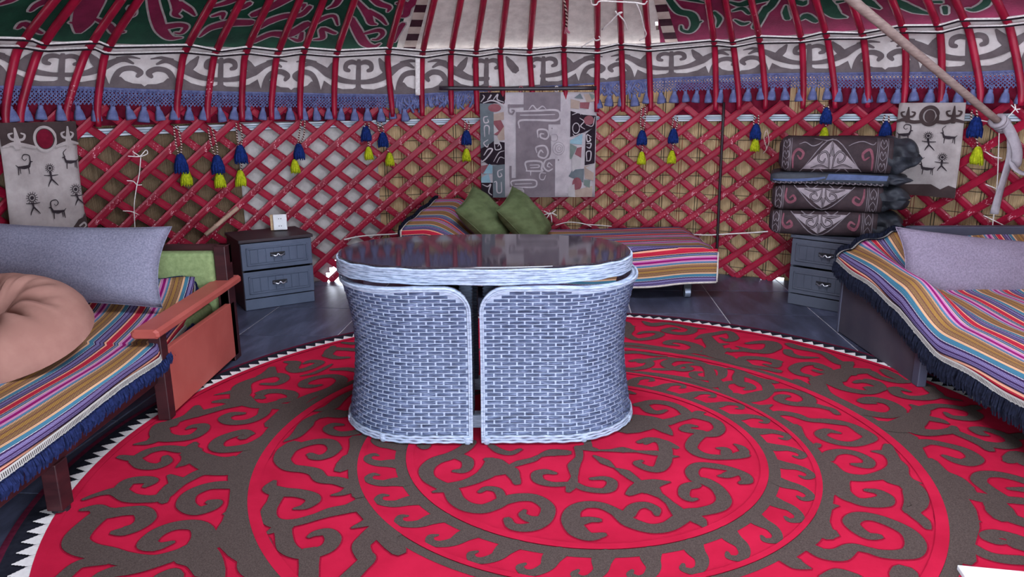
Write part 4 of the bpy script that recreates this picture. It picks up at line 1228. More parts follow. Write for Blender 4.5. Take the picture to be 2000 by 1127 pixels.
# arm rest, rounded at both ends
pr = [(-.062, -.012), (-.050, -.022), (.050, -.022), (.062, -.012), (.062, .008), (.048, .020), (-.048, .020), (-.062, .008)]
ap = [(XA - .018, y, z) for y, z in ((3.045, .437), (3.055, .4375), (3.3, .440), (3.7, .444), (4.05, .449), (4.075, .450))]
V, Fc = sweep(ap, pr, (0, 0, 1))
V = [list(q) for q in V]
for k in list(range(8)) + list(range(40, 48)):
    i = 0 if k < 8 else 5
    V[k] = [ap[i][0] + (V[k][0] - ap[i][0]) * .82, V[k][1], ap[i][2] + (V[k][2] - ap[i][2]) * .7]
mk('arm_rest', (V, Fc), SALMON, ls)
mk('back_cushion', box(-3.0, -1.62, 3.90, 3.99, .26, .625, .02, 3), GREENF, ls, smooth=True)
mk('back_frame', join([box(-3.02, -1.552, 3.985, 4.02, .55, .655, .004), box(-1.615, -1.552, 3.93, 4.02, .002, .655, .004), box(-3.02, -2.96, 3.93, 4.02, .002, .655, .004)]), WOOD, ls)
mk('front_rail', box(XA - .045, XA - .012, 1.2, 3.10, .195, .262, .004), WOOD, ls)
mk('bed_base', box(-3.0, XA - .05, 1.2, 3.90, .20, .285, .004), BLACK, ls)
mk('mattress', box(-3.0, XA - .06, 1.25, 3.88, .285, .352, .02, 3), GREENF, ls, smooth=True)
fx, fy = XA - .03, 2.35
lg = mk('leg', box(fx - .028, fx + .028, fy - .035, fy + .035, .024, .20, .004), WOOD, ls)
mk('foot_cap', lathe([(.022, 0.0005), (.030, .006), (.030, .026)], 14, (fx, fy, 0)), BLACK, lg)
mk('leg', box(fx - .028, fx + .028, 1.28, 1.35, .002, .20, .004), WOOD, ls)
# blanket: stripes run front to back, right edge hangs over the rail
bl = thing('striped_blanket', (-2.2, 2.6, .36), 'striped blanket with navy fringe spread over the left sofa bed', 'blanket')
def lblank(a, b):
    y = 1.25 + (3.875 - 1.25) * b
    d = a * 1.42                                   # distance from the hanging right edge
    wob = .010 * math.sin(y * 5.1) + .006 * math.sin(y * 11.3 + 1)
    ex = XA + .012 - .15 * max(0, (y - 3.12) / .75) ** 1.2 * (y > 3.12)
    hang = .055 * (1 - .3 * (y > 3.1))
    if d < hang:
        x = ex + .004 * math.sin(y * 9) - .004; z = .372 - (hang - d) * .95 + wob * .4
    else:
        q = d - hang; x = ex - q + wob * .5; z = .372 + .012 * (1 - math.exp(-q * 9)) + .006 * math.sin(q * 19 + 1.3 * math.sin(y * 2.3)) * math.exp(-q * .5)
    if y > 3.5: z += .13 * ((y - 3.5) / .38) ** 2.2 * (.55 + .45 * math.exp(-d * 1.2))
    return (x, y, z, d + .02 + .015 * math.sin(y * 3.1), y)
V, Fc, UV = grid(lblank, 70, 90)
o = mk('cloth', (V, [q[::-1] for q in Fc]), STRIPE, bl, smooth=True, uv=UV); solid(o, .008, -1)
E0 = [lblank(0, j / 40)[:3] for j in range(41)]
hv, hf, hu = [], [], []
for j in range(91):
    p = lblank(0, j / 90)[:3]
    for k, (dx, dz) in enumerate(((.004, .004), (.007, -.024))):
        hv.append((p[0] + dx, p[1], p[2] + dz)); hu.append((k, p[1]))
for j in range(90): hf.append((2 * j, 2 * j + 1, 2 * j + 3, 2 * j + 2))
mk('hem', (hv, hf), HEM, bl, uv=hu)
fringe([(p[0] + .003, p[1], p[2] - .020) for p in E0], (1, 0, 0), .055, NAVY, bl, 420)
fringe([(lblank(i / 12, 1)[0], 3.885, lblank(i / 12, 1)[2]) for i in range(0, 4)], (.4, .9, 0), .05, NAVY, bl, 420)
c_e = lblank(.05, 1)
# bolster and round cushion
pillow(1.06, .42, .19, GREYL, frame((-2.275, 3.66, .622), (1, .0, -.035), (0.10, .42, .90)), 'bolster_pillow', 'long grey linen bolster pillow leaning on the left sofa back', seam=GREYL, pin=.075)
def rcush(a, b):
    th_ = 2 * PI * a; r = b
    R = .37
    rad = R * math.sin(r * PI / 2 * 1.0) if r < .999 else R
    fold = .030 * math.sin(9 * th_ + 1.6 * math.sin(2 * th_) + 3 * r) * math.exp(-((r - .34) / .26) ** 2) + .012 * math.sin(5 * th_ + 6 * r) * r * (1 - r ** 4) + .008 * math.sin(23 * th_ + 2 * math.sin(5 * th_)) * math.exp(-((r - .5) / .25) ** 2)
    z = .185 * (1 - r ** 3.4) ** .55 * (1 - .80 * math.exp(-(r / .36) ** 2)) + fold
    rr_ = R * (r ** .92)
    return (rr_ * math.cos(th_) * 1.06, rr_ * math.sin(th_), z)
A = grid(rcush, 96, 26)
def rlow(a, b):
    th_ = 2 * PI * a
    return (.37 * 1.06 * b ** .92 * math.cos(th_), .37 * b ** .92 * math.sin(th_), -.045 * (1 - b ** 3) ** .6)
B = grid(rlow, 96, 10)
cu = mk('round_cushion', join([(A[0], A[1]), (B[0], [q[::-1] for q in B[1]])]), PINK, smooth=True, X=frame((-2.15, 2.90, .478), (1, .02, -.03), (0, 1, .30)))
tag(cu, 'dusty pink round gathered floor cushion lying on the striped left sofa', 'cushion')

# ------------------------------------------------------------------ right sofa bed
rs = thing('sofa_bed', (2.6, 3.6, 0), 'slate grey sofa bed with plain arm panel on the right', 'sofa')
XR = 2.03
mk('side_panel', box(XR, XR + .028, 3.51, 4.40, .008, .345, .003), SLATEP, rs)
mk('arm_post', box(XR - .012, XR + .032, 3.455, 3.512, 0.0128, .325, .004), SLATE, rs)
mk('arm_post', box(XR - .006, XR + .032, 4.395, 4.42, 0.002, .44, .004), SLATE, rs)
mk('back_panel', box(2.42, 3.18, 4.44, 4.50, .05, .655, .008), SLATE, rs)
mk('arm_cushion', box(XR + .03, XR + .12, 3.75, 4.44, .36, .452, .03, 3), SLATE, rs, smooth=True)
mk('bed_base', box(XR + .10, 3.16, 1.3, 4.44, .15, .27, .004), BLACK, rs)
mk('mattress', box(XR + .06, 3.15, 1.35, 4.43, .27, .345, .03, 3), NAVYD, rs, smooth=True)
mk('leg', box(XR + .12, XR + .17, 1.6, 1.65, .002, .15, .004), SLATE, rs)
mk('leg', box(3.06, 3.11, 3.0, 3.05, .002, .15, .004), SLATE, rs)
br = thing('striped_blanket', (2.6, 3.2, .38), 'striped blanket with dark fringe draped over the right sofa arm', 'blanket')
ED = np.array([(1.3, 1.94, .275), (2.0, 1.955, .270), (2.74, 1.985, .268), (3.27, 1.992, .262), (3.50, 1.995, .312), (3.67, 1.995, .372), (4.05, 2.0, .415), (4.46, 2.01, .452), (4.55, 2.02, .46)])
def rblank(a, b):
    y = 1.35 + (4.47 - 1.35) * b
    d = a * 1.22
    ex = np.interp(y, ED[:, 0], ED[:, 1]); ez = np.interp(y, ED[:, 0], ED[:, 2]) + .006 * math.sin(y * 13)
    arm = min(1, max(0, (y - 3.3) / .45)); arm = arm * arm * (3 - 2 * arm)
    topz = .362 + .145 * arm
    up = min(d, .13); tt = up / .13
    zz = ez + (topz - ez) * math.sin(tt * PI / 2); x = ex + .085 * (1 - math.cos(tt * PI / 2)) + .006 * math.sin(y * 7) * (1 - tt)
    q = max(0, d - .13)
    x += q * (1 - .06 * arm)
    fall = min(1, max(0, (q - .03) / .20)); fall = fall * fall * (3 - 2 * fall)
    zz += -fall * (.115 * arm) + .008 * math.sin(q * 16 + y * 1.5) * math.exp(-q) + .004 * math.sin(y * 8 + q * 9)
    if y > 3.85: zz += .23 * ((y - 3.85) / .62) ** 1.5 * min(1, q / .25)
    return (x, y, zz, d + .025 + .012 * math.sin(y * 4), y)
V, Fc, UV = grid(rblank, 80, 100)
o = mk('cloth', (V, Fc), STRIPE, br, smooth=True, uv=UV); solid(o, .008, -1)
hv, hf, hu = [], [], []
for j in range(101):
    p = rblank(0, j / 100)[:3]
    for k, (dx, dz) in enumerate(((-.003, .006), (-.007, -.022))):
        hv.append((p[0] + dx, p[1], p[2] + dz)); hu.append((k, p[1]))
for j in range(100): hf.append((2 * j + 1, 2 * j, 2 * j + 2, 2 * j + 3))
mk('hem', (hv, hf), HEM, br, uv=hu)
fringe([(p[0] - .002, p[1], p[2] - .018) for p in [rblank(0, j / 40) for j in range(41)]], (-1, 0, 0), .085, NAVYD, br, 420)
hv, hf, hu = [], [], []
for i in range(41):
    p = rblank(i / 40 * .35, 1)[:3]
    for k, (dy, dz) in enumerate(((-.004, .009), (.018, .006))):
        hv.append((p[0], p[1] + dy, p[2] + dz)); hu.append((k, p[0]))
for i in range(40): hf.append((2 * i, 2 * i + 2, 2 * i + 3, 2 * i + 1))
mk('hem', (hv, hf), HEM, br, uv=hu)
fringe([tuple(np.array(rblank(i / 10 * .35, 1)[:3]) + (0, .016, .03)) for i in range(11)], (-.2, .9, .4), .055, NAVYD, br, 500)
pillow(1.10, .385, .19, MAUVEL, frame((2.69, 4.03, .485), (1, .02, -.105), (-.22, .45, .84)), 'bolster_pillow', 'long mauve grey linen bolster pillow on the right sofa bed', seam=MAUVEL, pin=.07)

# ------------------------------------------------------------------ centre bed
cb_ = thing('day_bed', (.4, 5.65, 0), 'low dark day bed with raised head against the back lattice', 'bed')
mk('bed_base', box(-.66, 1.40, 5.25, 6.02, .12, .30, .01), BLACK, cb_)
mk('mattress', box(-.66, 1.42, 5.235, 6.02, .30, .372, .025, 3), NAVYD, cb_, smooth=True)
mk('head_rest', (lambda q: ([(x, y, z + (.07 * (y - 5.24) / .84 if z > .3 else 0)) for x, y, z in q[0]], q[1]))(box(-.72, -.56, 5.24, 6.06, .12, .49, .04, 3)), NAVYD, cb_, smooth=True)
for (x, y) in ((1.29, 5.28), (-.6, 5.28), (1.30, 5.96), (-.6, 5.96)):
    lg = mk('leg', box(x - .03, x + .03, y - .02, y + .02, .045, .12, .006), BLACK, cb_)
    mk('wheel', tube([(x - .02, y, .040), (x + .02, y, .040)], .0385, 14), STEEL, lg, smooth=False)
bc = thing('striped_blanket', (.4, 5.6, .38), 'striped blanket with pale hem covering the low back day bed', 'blanket')
LX0, LX1 = -.785, 1.475
def cblank(a, b):
    x = LX0 + (LX1 - LX0) * a
    d = b * 1.09
    hang = .262 + .02 * math.sin(x * 3)
    hd = max(0, min(1, (-.22 - x) / .42)); hd = hd * hd * (3 - 2 * hd)
    topz = .385 + .145 * hd
    if d < hang:
        q = (hang - d); y = 5.205 - .012 * math.sin(x * 14) * q / .26 + .05 * hd * 0; z = topz - q * (1 + .0 * hd) - .012 + .006 * math.sin(x * 5)
    else:
        q = d - hang; y = 5.205 + q; z = topz - .012 * math.exp(-q * 40) + .006 * math.sin(q * 21 + x * 2) + .11 * hd * min(1, q / .8)
        x += .20 * hd * min(1, q / .85)
    if x > 1.38: z -= .5 * (x - 1.38) ** 1.1 if d > hang else 0
    return (x, y, z, d + .045 + .01 * math.sin(x * 4), x)
V, Fc, UV = grid(cblank, 90, 60)
o = mk('cloth', (V, Fc), STRIPE, bc, smooth=True, uv=UV); solid(o, .008, 1)
HEMP = M('pale_hem', 'B9AEA6', 'D0C6BD', 60, .9, .1)
mk('hem', tube([tuple(np.array(cblank(i / 60, 0)[:3]) + (0, -.004, 0)) for i in range(61)], .0085, 6), HEMP, bc, smooth=True)
mk('hem', tube([tuple(np.array(cblank(1, i / 40)[:3]) + (.004, -.003, 0)) for i in range(41)], .008, 6), HEMP, bc, smooth=True)
mk('hem', tube([tuple(np.array(cblank(0, i / 40)[:3]) + (-.004, -.003, 0)) for i in range(41)], .008, 6), HEMP, bc, smooth=True)
fringe([tuple(np.array(cblank(0, .2 + .8 * i / 20)[:3]) + (-.006, 0, .03)) for i in range(21)], (-1, 0, 0), .085, NAVYD, bc, 500)
pillow(.46, .40, .22, OLIVE, frame((-.195, 5.58, .545), (.70, .05, -.70), (.34, .90, .30)), 'olive_pillow', 'olive green velvet pillow leaning at the raised bed end', group='olive pillows on the day bed', seam=OLIVE, pin=.07)
pillow(.46, .40, .22, OLIVE, frame((.100, 5.58, .535), (.66, .05, -.74), (.34, .90, .30)), 'olive_pillow', 'olive green velvet pillow nearer the middle of the day bed', group='olive pillows on the day bed', seam=OLIVE, pin=.07)

# ------------------------------------------------------------------ nightstands
def nightstand(loc, rz, body, front, label, w=.495, d=.40, h=.50):
    th = thing('nightstand', loc, label, 'nightstand', 'slate nightstands', rz)
    X = np.array(Matrix.Translation(loc) @ Matrix.Rotation(rz, 4, 'Z'))
    # local: x along the front from its left corner, y into depth
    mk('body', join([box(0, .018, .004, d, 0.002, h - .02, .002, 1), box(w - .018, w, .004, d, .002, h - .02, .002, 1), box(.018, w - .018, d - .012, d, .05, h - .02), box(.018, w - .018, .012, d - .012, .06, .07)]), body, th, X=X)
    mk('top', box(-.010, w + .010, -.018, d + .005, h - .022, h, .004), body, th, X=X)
    mk('plinth', box(.004, w - .004, -.002, .014, .002, .078, .003), front, th, X=X)
    for z0 in (.086, .286):
        z1 = z0 + .186
        fr = [box(.003, w - .003, -.012, .006, z0, z1, .004)]
        dr = mk('drawer', join(fr), front, th, X=X)
        b = .058
        mk('moulding', join([box(.035, w - .035, -.019, -.010, z0 + .030, z0 + .042, .003, 1), box(.035, w - .035, -.019, -.010, z1 - .042, z1 - .030, .003, 1), box(.035, .047, -.019, -.010, z0 + .030, z1 - .030, .003, 1), box(w - .047, w - .035, -.019, -.010, z0 + .030, z1 - .030, .003, 1)]), front, dr, X=X)
        n = 7
        mk('inset_boards', join([box(b + (w - 2 * b) * k / n + .0015, b + (w - 2 * b) * (k + 1) / n - .0015, -.0155, -.010, z0 + .044, z1 - .044, .002, 1) for k in range(n)]), front, dr, X=X)
        cx_, zc = w / 2, (z0 + z1) / 2 + .005
        pts = [(cx_ - .045, -.016, zc), (cx_ - .038, -.030, zc - .002), (cx_ - .015, -.036, zc - .010), (cx_, -.034, zc + .004), (cx_ + .015, -.036, zc - .010), (cx_ + .038, -.030, zc - .002), (cx_ + .045, -.016, zc)]
        plate = box(cx_ - .052, cx_ + .052, -.0175, -.0145, zc - .014, zc + .014, .0012, 1)
        hd_ = mk('handle', join([tube(pts, [.006, .005, .007, .005, .007, .005, .006], 8, 4)]), CHROME, dr, smooth=True, X=X)
        mk('handle_plate', plate, BLACK, dr, X=X)
    return th
CHROME = M('worn_chrome', '9A9CA6', 'C8CAD2', 20, .25, .5, .85)
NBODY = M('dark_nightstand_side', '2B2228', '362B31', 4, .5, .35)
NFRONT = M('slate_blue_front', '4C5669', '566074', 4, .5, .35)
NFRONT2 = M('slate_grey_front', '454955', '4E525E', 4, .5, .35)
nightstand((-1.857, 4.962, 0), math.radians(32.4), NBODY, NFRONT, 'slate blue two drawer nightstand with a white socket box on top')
nightstand((1.965, 5.098, 0), math.radians(-44), NFRONT2, NFRONT2, 'slate grey two drawer nightstand under the folded quilts')
# socket box
WHITE = M('white_plastic', 'D8D9DC', 'E6E7EA', 10, .4, .4)
so = thing('socket_box', (-1.70, 5.36, .50), 'small white wall socket box standing on the left nightstand', 'socket', rz=math.radians(14))
X = np.array(Matrix.Translation((-1.70, 5.36, .502)) @ Matrix.Rotation(math.radians(14), 4, 'Z'))
mk('back_block', box(-.062, .050, .012, .045, 0, .112, .003), M('pale_wood', 'B99C7A', 'CDB18D', 8, .7, .2, stretch=(1, 1, 5)), so, X=X)
mk('face_plate', box(-.04, .056, -.012, .012, .004, .118, .005), WHITE, so, X=X)
for z in (.035, .088):
    mk('socket', tube([(.008, -.0125, z), (.008, -.0155, z)], .021, 16), WHITE, so, X=X)
    mk('socket_hole', join([tube([(q, -.0150, z), (q, -.0165, z)], .0035, 8) for q in (0.0, .016)]), BLACK, so, X=X)

# ------------------------------------------------------------------ folded quilts on the right nightstand
QD = M('quilt_brown_velvet', '2B2024', '3C2E32', 14, .75, .3, bump=(60, .2))
QT = M('quilt_teal_trim', '2C3238', '3B434A', 30, .7, .3)
QS = M('quilt_side_cloth', '23252B', '343841', 8, .6, .35, bump=(25, .5, .01))
QP = M('quilt_pale', '847A80', '988D91', 25, .8, .2)
QK = M('quilt_pink', '6A3A46', '804E59', 30, .8, .2)
QL = M('quilt_line', '6F676D', '857C82', 30, .8, .2)
QB = M('quilt_blue_lining', '3A486B', '4C5C84', 12, .6, .35, bump=(20, .5, .01))
QX = Matrix.Translation((1.835, 5.075, 0)) @ Matrix.Rotation(math.radians(-20), 4, 'Z')
QXn = np.array(QX)
W_Q, D_Q = .74, .44
def quilt(z0, z1, x0, x1, kind, label, y0=0.0, seed=1):
    r_ = random.Random(seed)
    th = thing('folded_quilt', tuple(QX @ Vector(((x0 + x1) / 2, .2, z0))), label, 'quilt', 'folded quilts stacked on the nightstand', math.radians(-20))
    zc, hz = (z0 + z1) / 2, (z1 - z0) / 2
    bul = min(.10, hz * .9)
    def P(x, s, n=0.0):       # s 0..1: front from bottom to top
        ang = (s - .5) * PI
        e = .72
        cy = math.copysign(abs(math.cos(ang)) ** e, math.cos(ang)); sz = math.copysign(abs(math.sin(ang)) ** e, ang)
        sagx = .012 * math.sin((x - x0) / (x1 - x0) * PI) if kind == 'thin' else .006 * math.sin(x * 11 + seed)
        endr = min(1, max(0, (x - x0) / .05)) ** .5
        return (x, y0 + bul - (bul + n) * cy * (.35 + .65 * endr), zc + (hz + n) * sz * (.55 + .45 * endr) + sagx * .5)
    V, Fc = [], []
    nx, nsg = 40, 14
    for i in range(nx + 1):
        x = x0 + (x1 - x0) * i / nx
        prof_ = [P(x, j / nsg) for j in range(nsg + 1)]
        prof_ += [(x, D_Q - .03, prof_[-1][2] - .004), (x, D_Q, zc), (x, D_Q - .03, prof_[0][2] + .004)]
        V += prof_
    m = nsg + 4
    for i in range(nx):
        for j in range(m):
            j2 = (j + 1) % m
            Fc.append((i * m + j, i * m + j2, (i + 1) * m + j2, (i + 1) * m + j)[::-1])
    Fc.append(tuple(range(m))); Fc.append(tuple(nx * m + j for j in range(m))[::-1])
    mk('cover', (V, Fc), QD if kind != 'thin' else QS, th, smooth=True, X=QXn)
    # crumpled folded side
    ex = .20 if kind != 'thin' else .17
    def PE(f, b):
        x = x1 - .03 + f * ex
        shr = max(0.02, 1 - max(0, (f - .25) / .75) ** 2.6) ** .5
        ang = b * 2 * PI
        cy, sz = math.cos(ang), math.sin(ang)
        cy = math.copysign(abs(cy) ** .72, cy); sz = math.copysign(abs(sz) ** .72, sz)
        wv_ = (.016 * math.sin(f * 9 + sz * 5 + seed) + .012 * math.sin(sz * 9 - f * 6 + seed * 2)) * min(1, f * 4) * min(1, hz / .08)
        return (x + .012 * math.sin(ang * 3 + seed) * f, y0 + D_Q / 2 - (D_Q / 2 + wv_) * cy * (shr * .35 + .65), zc + (hz * 1.02 + wv_ * .6) * sz * shr)
    EG = grid(PE, 18, 40)
    L = [(EG[0], [q[::-1] for q in EG[1]])]
    mk('folded_edge', join(L), QS, th, smooth=True, X=QXn)
    return th, P, x0, x1
def q_orn(Q, Lq, mat, name, y_top, y_bot, xa, xb, s0=.08, s1=.92, n=.003):
    th, P, x0, x1 = Q; L = []
    def fn(x, y):
        tz = min(.96, max(-.96, -.93 + 1.86 * (y_bot - y) / (y_bot - y_top)))
        s = .5 + math.asin(math.copysign(abs(tz) ** (1 / .72), tz)) / PI
        return P(x0 + (x1 - x0) * (x - xa) / (xb - xa), min(.98, max(.02, s)), n)
    for st in Lq:
        if st[0] == 'poly':
            Pp = st[1]; c = np.mean(Pp, axis=0)
            # subdivide a fan so that it follows the bulge
            pts = []
            for a, b in zip(Pp, Pp[1:] + Pp[:1]):
                for k in range(8): pts.append((a[0] + (b[0] - a[0]) * k / 8, a[1] + (b[1] - a[1]) * k / 8))
            V = [fn(*c)]; Fc = []; R = 5
            for k in range(1, R + 1):
                for p in pts: V.append(fn(c[0] + (p[0] - c[0]) * k / R, c[1] + (p[1] - c[1]) * k / R))
            m = len(pts)
            for j in range(m): Fc.append((0, 1 + j, 1 + (j + 1) % m))
            for k in range(R - 1):
                for j in range(m):
                    j2 = (j + 1) % m; Fc.append((1 + k * m + j, 1 + (k + 1) * m + j, 1 + (k + 1) * m + j2, 1 + k * m + j2))
            L.append((V, Fc))
        else:
            L.append(lift(ribbon(st[0], st[1]), fn))
    return mk(name, join(L), mat, th, X=QXn)
def dress(Q, yt, yb, xa, xb, inv, tall):
    h = yb - yt; w = xb - xa; cx_ = xa + w * .47
    def pt(a, b): return (xa + a * w, (yb - b * h) if not inv else (yt + b * h))
    q_orn(Q, [('poly', [pt(.22, .10), pt(.47, .93), pt(.73, .10)])], QP, 'diamond', yt, yb, xa, xb, n=.0025)
    S = lambda L: [[pt(a, b) for a, b in p] for p in L]
    curls = S([[(.46, .12), (.45, .45), (.42, .62), (.37, .55), (.36, .38), (.40, .30), (.42, .42)], [(.49, .12), (.50, .45), (.54, .62), (.59, .52), (.58, .36), (.54, .30), (.53, .42)], [(.46, .50), (.475, .90)], [(.49, .50), (.475, .90)],
               [(.30, .14), (.38, .22), (.45, .14)], [(.50, .14), (.58, .22), (.66, .14)]])
    q_orn(Q, [(c, .020 * w) for c in curls], QD, 'dark_scrolls', yt, yb, xa, xb, n=.0045)
    q_orn(Q, [(c, .007 * w) for c in curls] + [(c, .010 * w) for c in S([[(.20, .02), (.47, .97), (.75, .02)], [(.30, .0), (.36, .14), (.42, .0)], [(.52, .0), (.58, .14), (.64, .0)]])], QL, 'stitched_scrolls', yt, yb, xa, xb, n=.006)
    for c in S([[(.135, .12), (.13, .50), (.17, .68), (.22, .58), (.20, .40), (.17, .50)], [(.835, .08), (.83, .45), (.80, .68), (.745, .56), (.76, .38), (.80, .46)]]): q_orn(Q, [(c, [.012 * w, .022 * w, .026 * w, .024 * w, .018 * w, .012 * w])], QK, 'pink_scroll', yt, yb, xa, xb, n=.0035)
    vl = [([pt(a, .0), pt(a, .5), pt(a, 1.0)], .006 * w) for a in (.035, .095, .11, .865, .88, .955)]
    ch = []
    for a in (.065, .917):
        for k in range(3 if tall else 2):
            n_ = 3 if tall else 2
            b0 = (k + .1) / n_; b1 = (k + .9) / n_
            ch.append(([pt(a, b0), pt(a - .026, (b0 + b1) / 2 - .02), pt(a - .015, b1), pt(a, b1 - .12)], .006 * w)); ch.append(([pt(a, b0), pt(a + .026, (b0 + b1) / 2 - .02), pt(a + .015, b1), pt(a, b1 - .12)], .006 * w))
    for half_ in (lambda q: q[0][0][0] < cx_, lambda q: q[0][0][0] >= cx_): q_orn(Q, [q for q in vl + ch if half_(q)], QL, 'chain_border', yt, yb, xa, xb, n=.003)
Q4 = quilt(.503, .672, -.05, .63, 'mid', 'bottom patterned brown folded quilt resting on the right nightstand', 0.0, 3)
dress(Q4, 820, 1010, 110, 1170, True, False)
Q3 = quilt(.675, .848, -.045, .645, 'mid', 'third folded quilt from the top with a pale pointed diamond', 0.0, 5)
dress(Q3, 590, 830, 120, 1180, True, False)
Q2 = quilt(.851, .928, -.065, .67, 'thin', 'thin folded quilt with blue lining under the topmost quilt', 0.0, 7)
q_orn(Q2, [('poly', [(480, 60), (980, 50), (990, 10), (500, 10)])], QB, 'blue_lining', 0, 100, 0, 1000, n=.004)
q_orn(Q2, [([(20 + k * 45, 84), (40 + k * 45, 92), (55 + k * 45, 82), (44 + k * 45, 78)], 9) for k in range(21)], QL, 'edge_scrolls', 0, 100, 0, 1000, n=.005)
q_orn(Q2, [([(30, 62), (200, 66), (380, 56), (470, 40)], 24)], QB, 'folded_lip', 0, 100, 0, 1000, n=.004)
Q1 = quilt(.931, 1.165, -.02, .675, 'thick', 'topmost thick folded quilt with pale triangle and pink scrolls', 0.0, 9)
dress(Q1, 130, 490, 170, 1290, False, True)
q_orn(Q1, [([(370, 190), (430, 170), (500, 205), (560, 190), (600, 160)], 9), ([(860, 210), (920, 180), (1000, 165), (1090, 195), (1120, 170)], 9), ([(520, 130), (640, 150), (740, 140)], 8)], QL, 'top_scrolls', 130, 490, 170, 1290, n=.004)

# ------------------------------------------------------------------ wall hangings
HB = M('hanging_pale_felt', '9C9290', 'B3A9A7', 8, .95, .1, bump=(90, .4))
HD = M('hanging_dark_felt', '3B3030', '4A3D3D', 8, .95, .1)
HK2 = M('hanging_ink', '2C252A', '3A3237', 8, .95, .1)
HM = M('hanging_maroon', '5A0F22', '74182E', 12, .95, .1)
HG2 = M('hanging_grey', '736A70', '81777D', 10, .95, .1, bump=(90, .3))
HL = M('hanging_light', 'A9A1A6', 'BEB6BA', 10, .95, .1, bump=(90, .3))
class Hang:
    def __init__(s, name, az, r, z_top, w, h, label, mat, tilt=0.0):
        a = math.radians(az); s.o = np.array(cp(az, r, z_top)); s.w, s.h = w, h
        s.tx = np.array([math.cos(a), -math.sin(a), 0]); s.nm = np.array([-math.sin(a), -math.cos(a), 0]); s.tilt = tilt
        s.th = thing(name, cp(az, r, z_top - h), label, 'wall hanging')
        s.k = 0
    def P(s, u, v, n=0.0):         # u 0..1 left to right, v 0..1 top to bottom
        x = (u - .5) * s.w
        bow = .008 * math.sin(v * 5 + u * 2) + .004 * math.sin(u * 9)
        return tuple(s.o + s.tx * (x + s.tilt * v) + s.nm * (n + bow) + np.array([0, 0, -v * s.h]))
    def sheet(s, name, mat, outline=None):
        V, Fc, UV = grid(lambda a, b: s.P(a, b), 14, 20)
        o = mk(name, (V, [q[::-1] for q in Fc]), mat, s.th, smooth=True); solid(o, .007, -1)
        return o
    def draw(s, name, mat, items, mp, n, ws=1.0, split=False):
        if split:
            for k, it in enumerate(items): s.draw(name, mat, [it], mp, n + k * 5e-5, ws)
            return
        L = []; s.k += 1
        for it in items:
            n2 = n + len(L) * 4e-5
            if it[0] == 'poly':
                Pp = it[1]; pts = [mp(*q) for q in Pp]
                V = [(q[0], q[1]) for q in pts]
                # triangulate with subdivision so that it follows the cloth
                bm = bmesh.new(); vs = [bm.verts.new((q[0], q[1], 0)) for q in V]; bm.faces.new(vs)
                bmesh.ops.triangulate(bm, faces=bm.faces[:])
                for _ in range(2): bmesh.ops.subdivide_edges(bm, edges=[e for e in bm.edges if e.calc_length() > .07], cuts=1, use_grid_fill=False)
                bmesh.ops.triangulate(bm, faces=bm.faces[:]); bm.verts.index_update()
                L.append(([s.P(v.co.x, v.co.y, n2) for v in bm.verts], [tuple(v.index for v in f.verts) for f in bm.faces])); bm.free()
            else:
                Q = [((mp(*q)[0]) * s.w, (mp(*q)[1]) * s.h) for q in it[0]]
                wd = it[1]; wd = [q * ws for q in wd] if not np.isscalar(wd) else wd * ws
                if not np.isscalar(wd) and len(wd) != len(Q): wd = list(np.interp(np.linspace(0, 1, len(Q)), np.linspace(0, 1, len(wd)), wd))
                L.append(lift(ribbon(Q, wd), lambda x, y: s.P(x / s.w, y / s.h, n2)))
        return mk(name, join(L), mat, s.th)
def circ(cx_, cy_, rx, ry, n=18, a0=0, a1=2 * PI): return [(cx_ + rx * math.cos(a0 + (a1 - a0) * k / n), cy_ + ry * math.sin(a0 + (a1 - a0) * k / n)) for k in range(n + 1)]
def disc(cx_, cy_, rx, ry): return ('poly', circ(cx_, cy_, rx, ry, 20)[:-1])
def sunman(cx_, cy_, r, bx, by, leg):
    I = [(circ(cx_, cy_, r * .62, r * .66), 6), disc(cx_, cy_, r * .35, r * .35)]
    for k in range(14):
        a = 2 * PI * k / 14; I.append(([(cx_ + r * .7 * math.cos(a), cy_ + r * .7 * math.sin(a)), (cx_ + r * 1.12 * math.cos(a), cy_ + r * 1.12 * math.sin(a))], [5, 4]))
    I += [([(cx_, cy_ + r), (bx, by)], [18, 14]), ([(bx - 55, by - 32), (bx, by - 26), (bx + 52, by - 28)], [5, 10, 5]), ([(bx, by), (bx - 20, by + leg * .6), (bx - 28, by + leg)], [14, 9, 5]), ([(bx, by), (bx + 30, by + leg * .6), (bx + 46, by + leg * .95)], [14, 9, 5])]
    return I
def goat(x, y, d, full):
    I = [([(x - 45 * d, y + 2), (x, y + 6), (x + 38 * d, y)], [12, 26, 22]), ([(x + 38 * d, y), (x + 52 * d, y - 35)], [18, 12]), ([(x + 50 * d, y - 34), (x + 68 * d, y - 32)], [12, 5]),
         ([(x - 42 * d, y), (x - 46 * d, y + 58)], [9, 5]), ([(x - 34 * d, y), (x - 30 * d, y + 50)], [8, 4]), ([(x + 32 * d, y), (x + 36 * d, y + 56)], [9, 5]), ([(x - 46 * d, y), (x - 60 * d, y - 14)], [8, 4])]
    h = [(x + 50 * d, y - 38), (x + 46 * d, y - 78), (x + 8 * d, y - 88), (x - 8 * d, y - 62), (x + 10 * d, y - 44), (x + 24 * d, y - 56)] if full else [(x + 46 * d, y - 36), (x + 55 * d, y - 70), (x + 30 * d, y - 96)]
    I.append((h, [9, 8, 7, 6, 5, 4]))
    return I
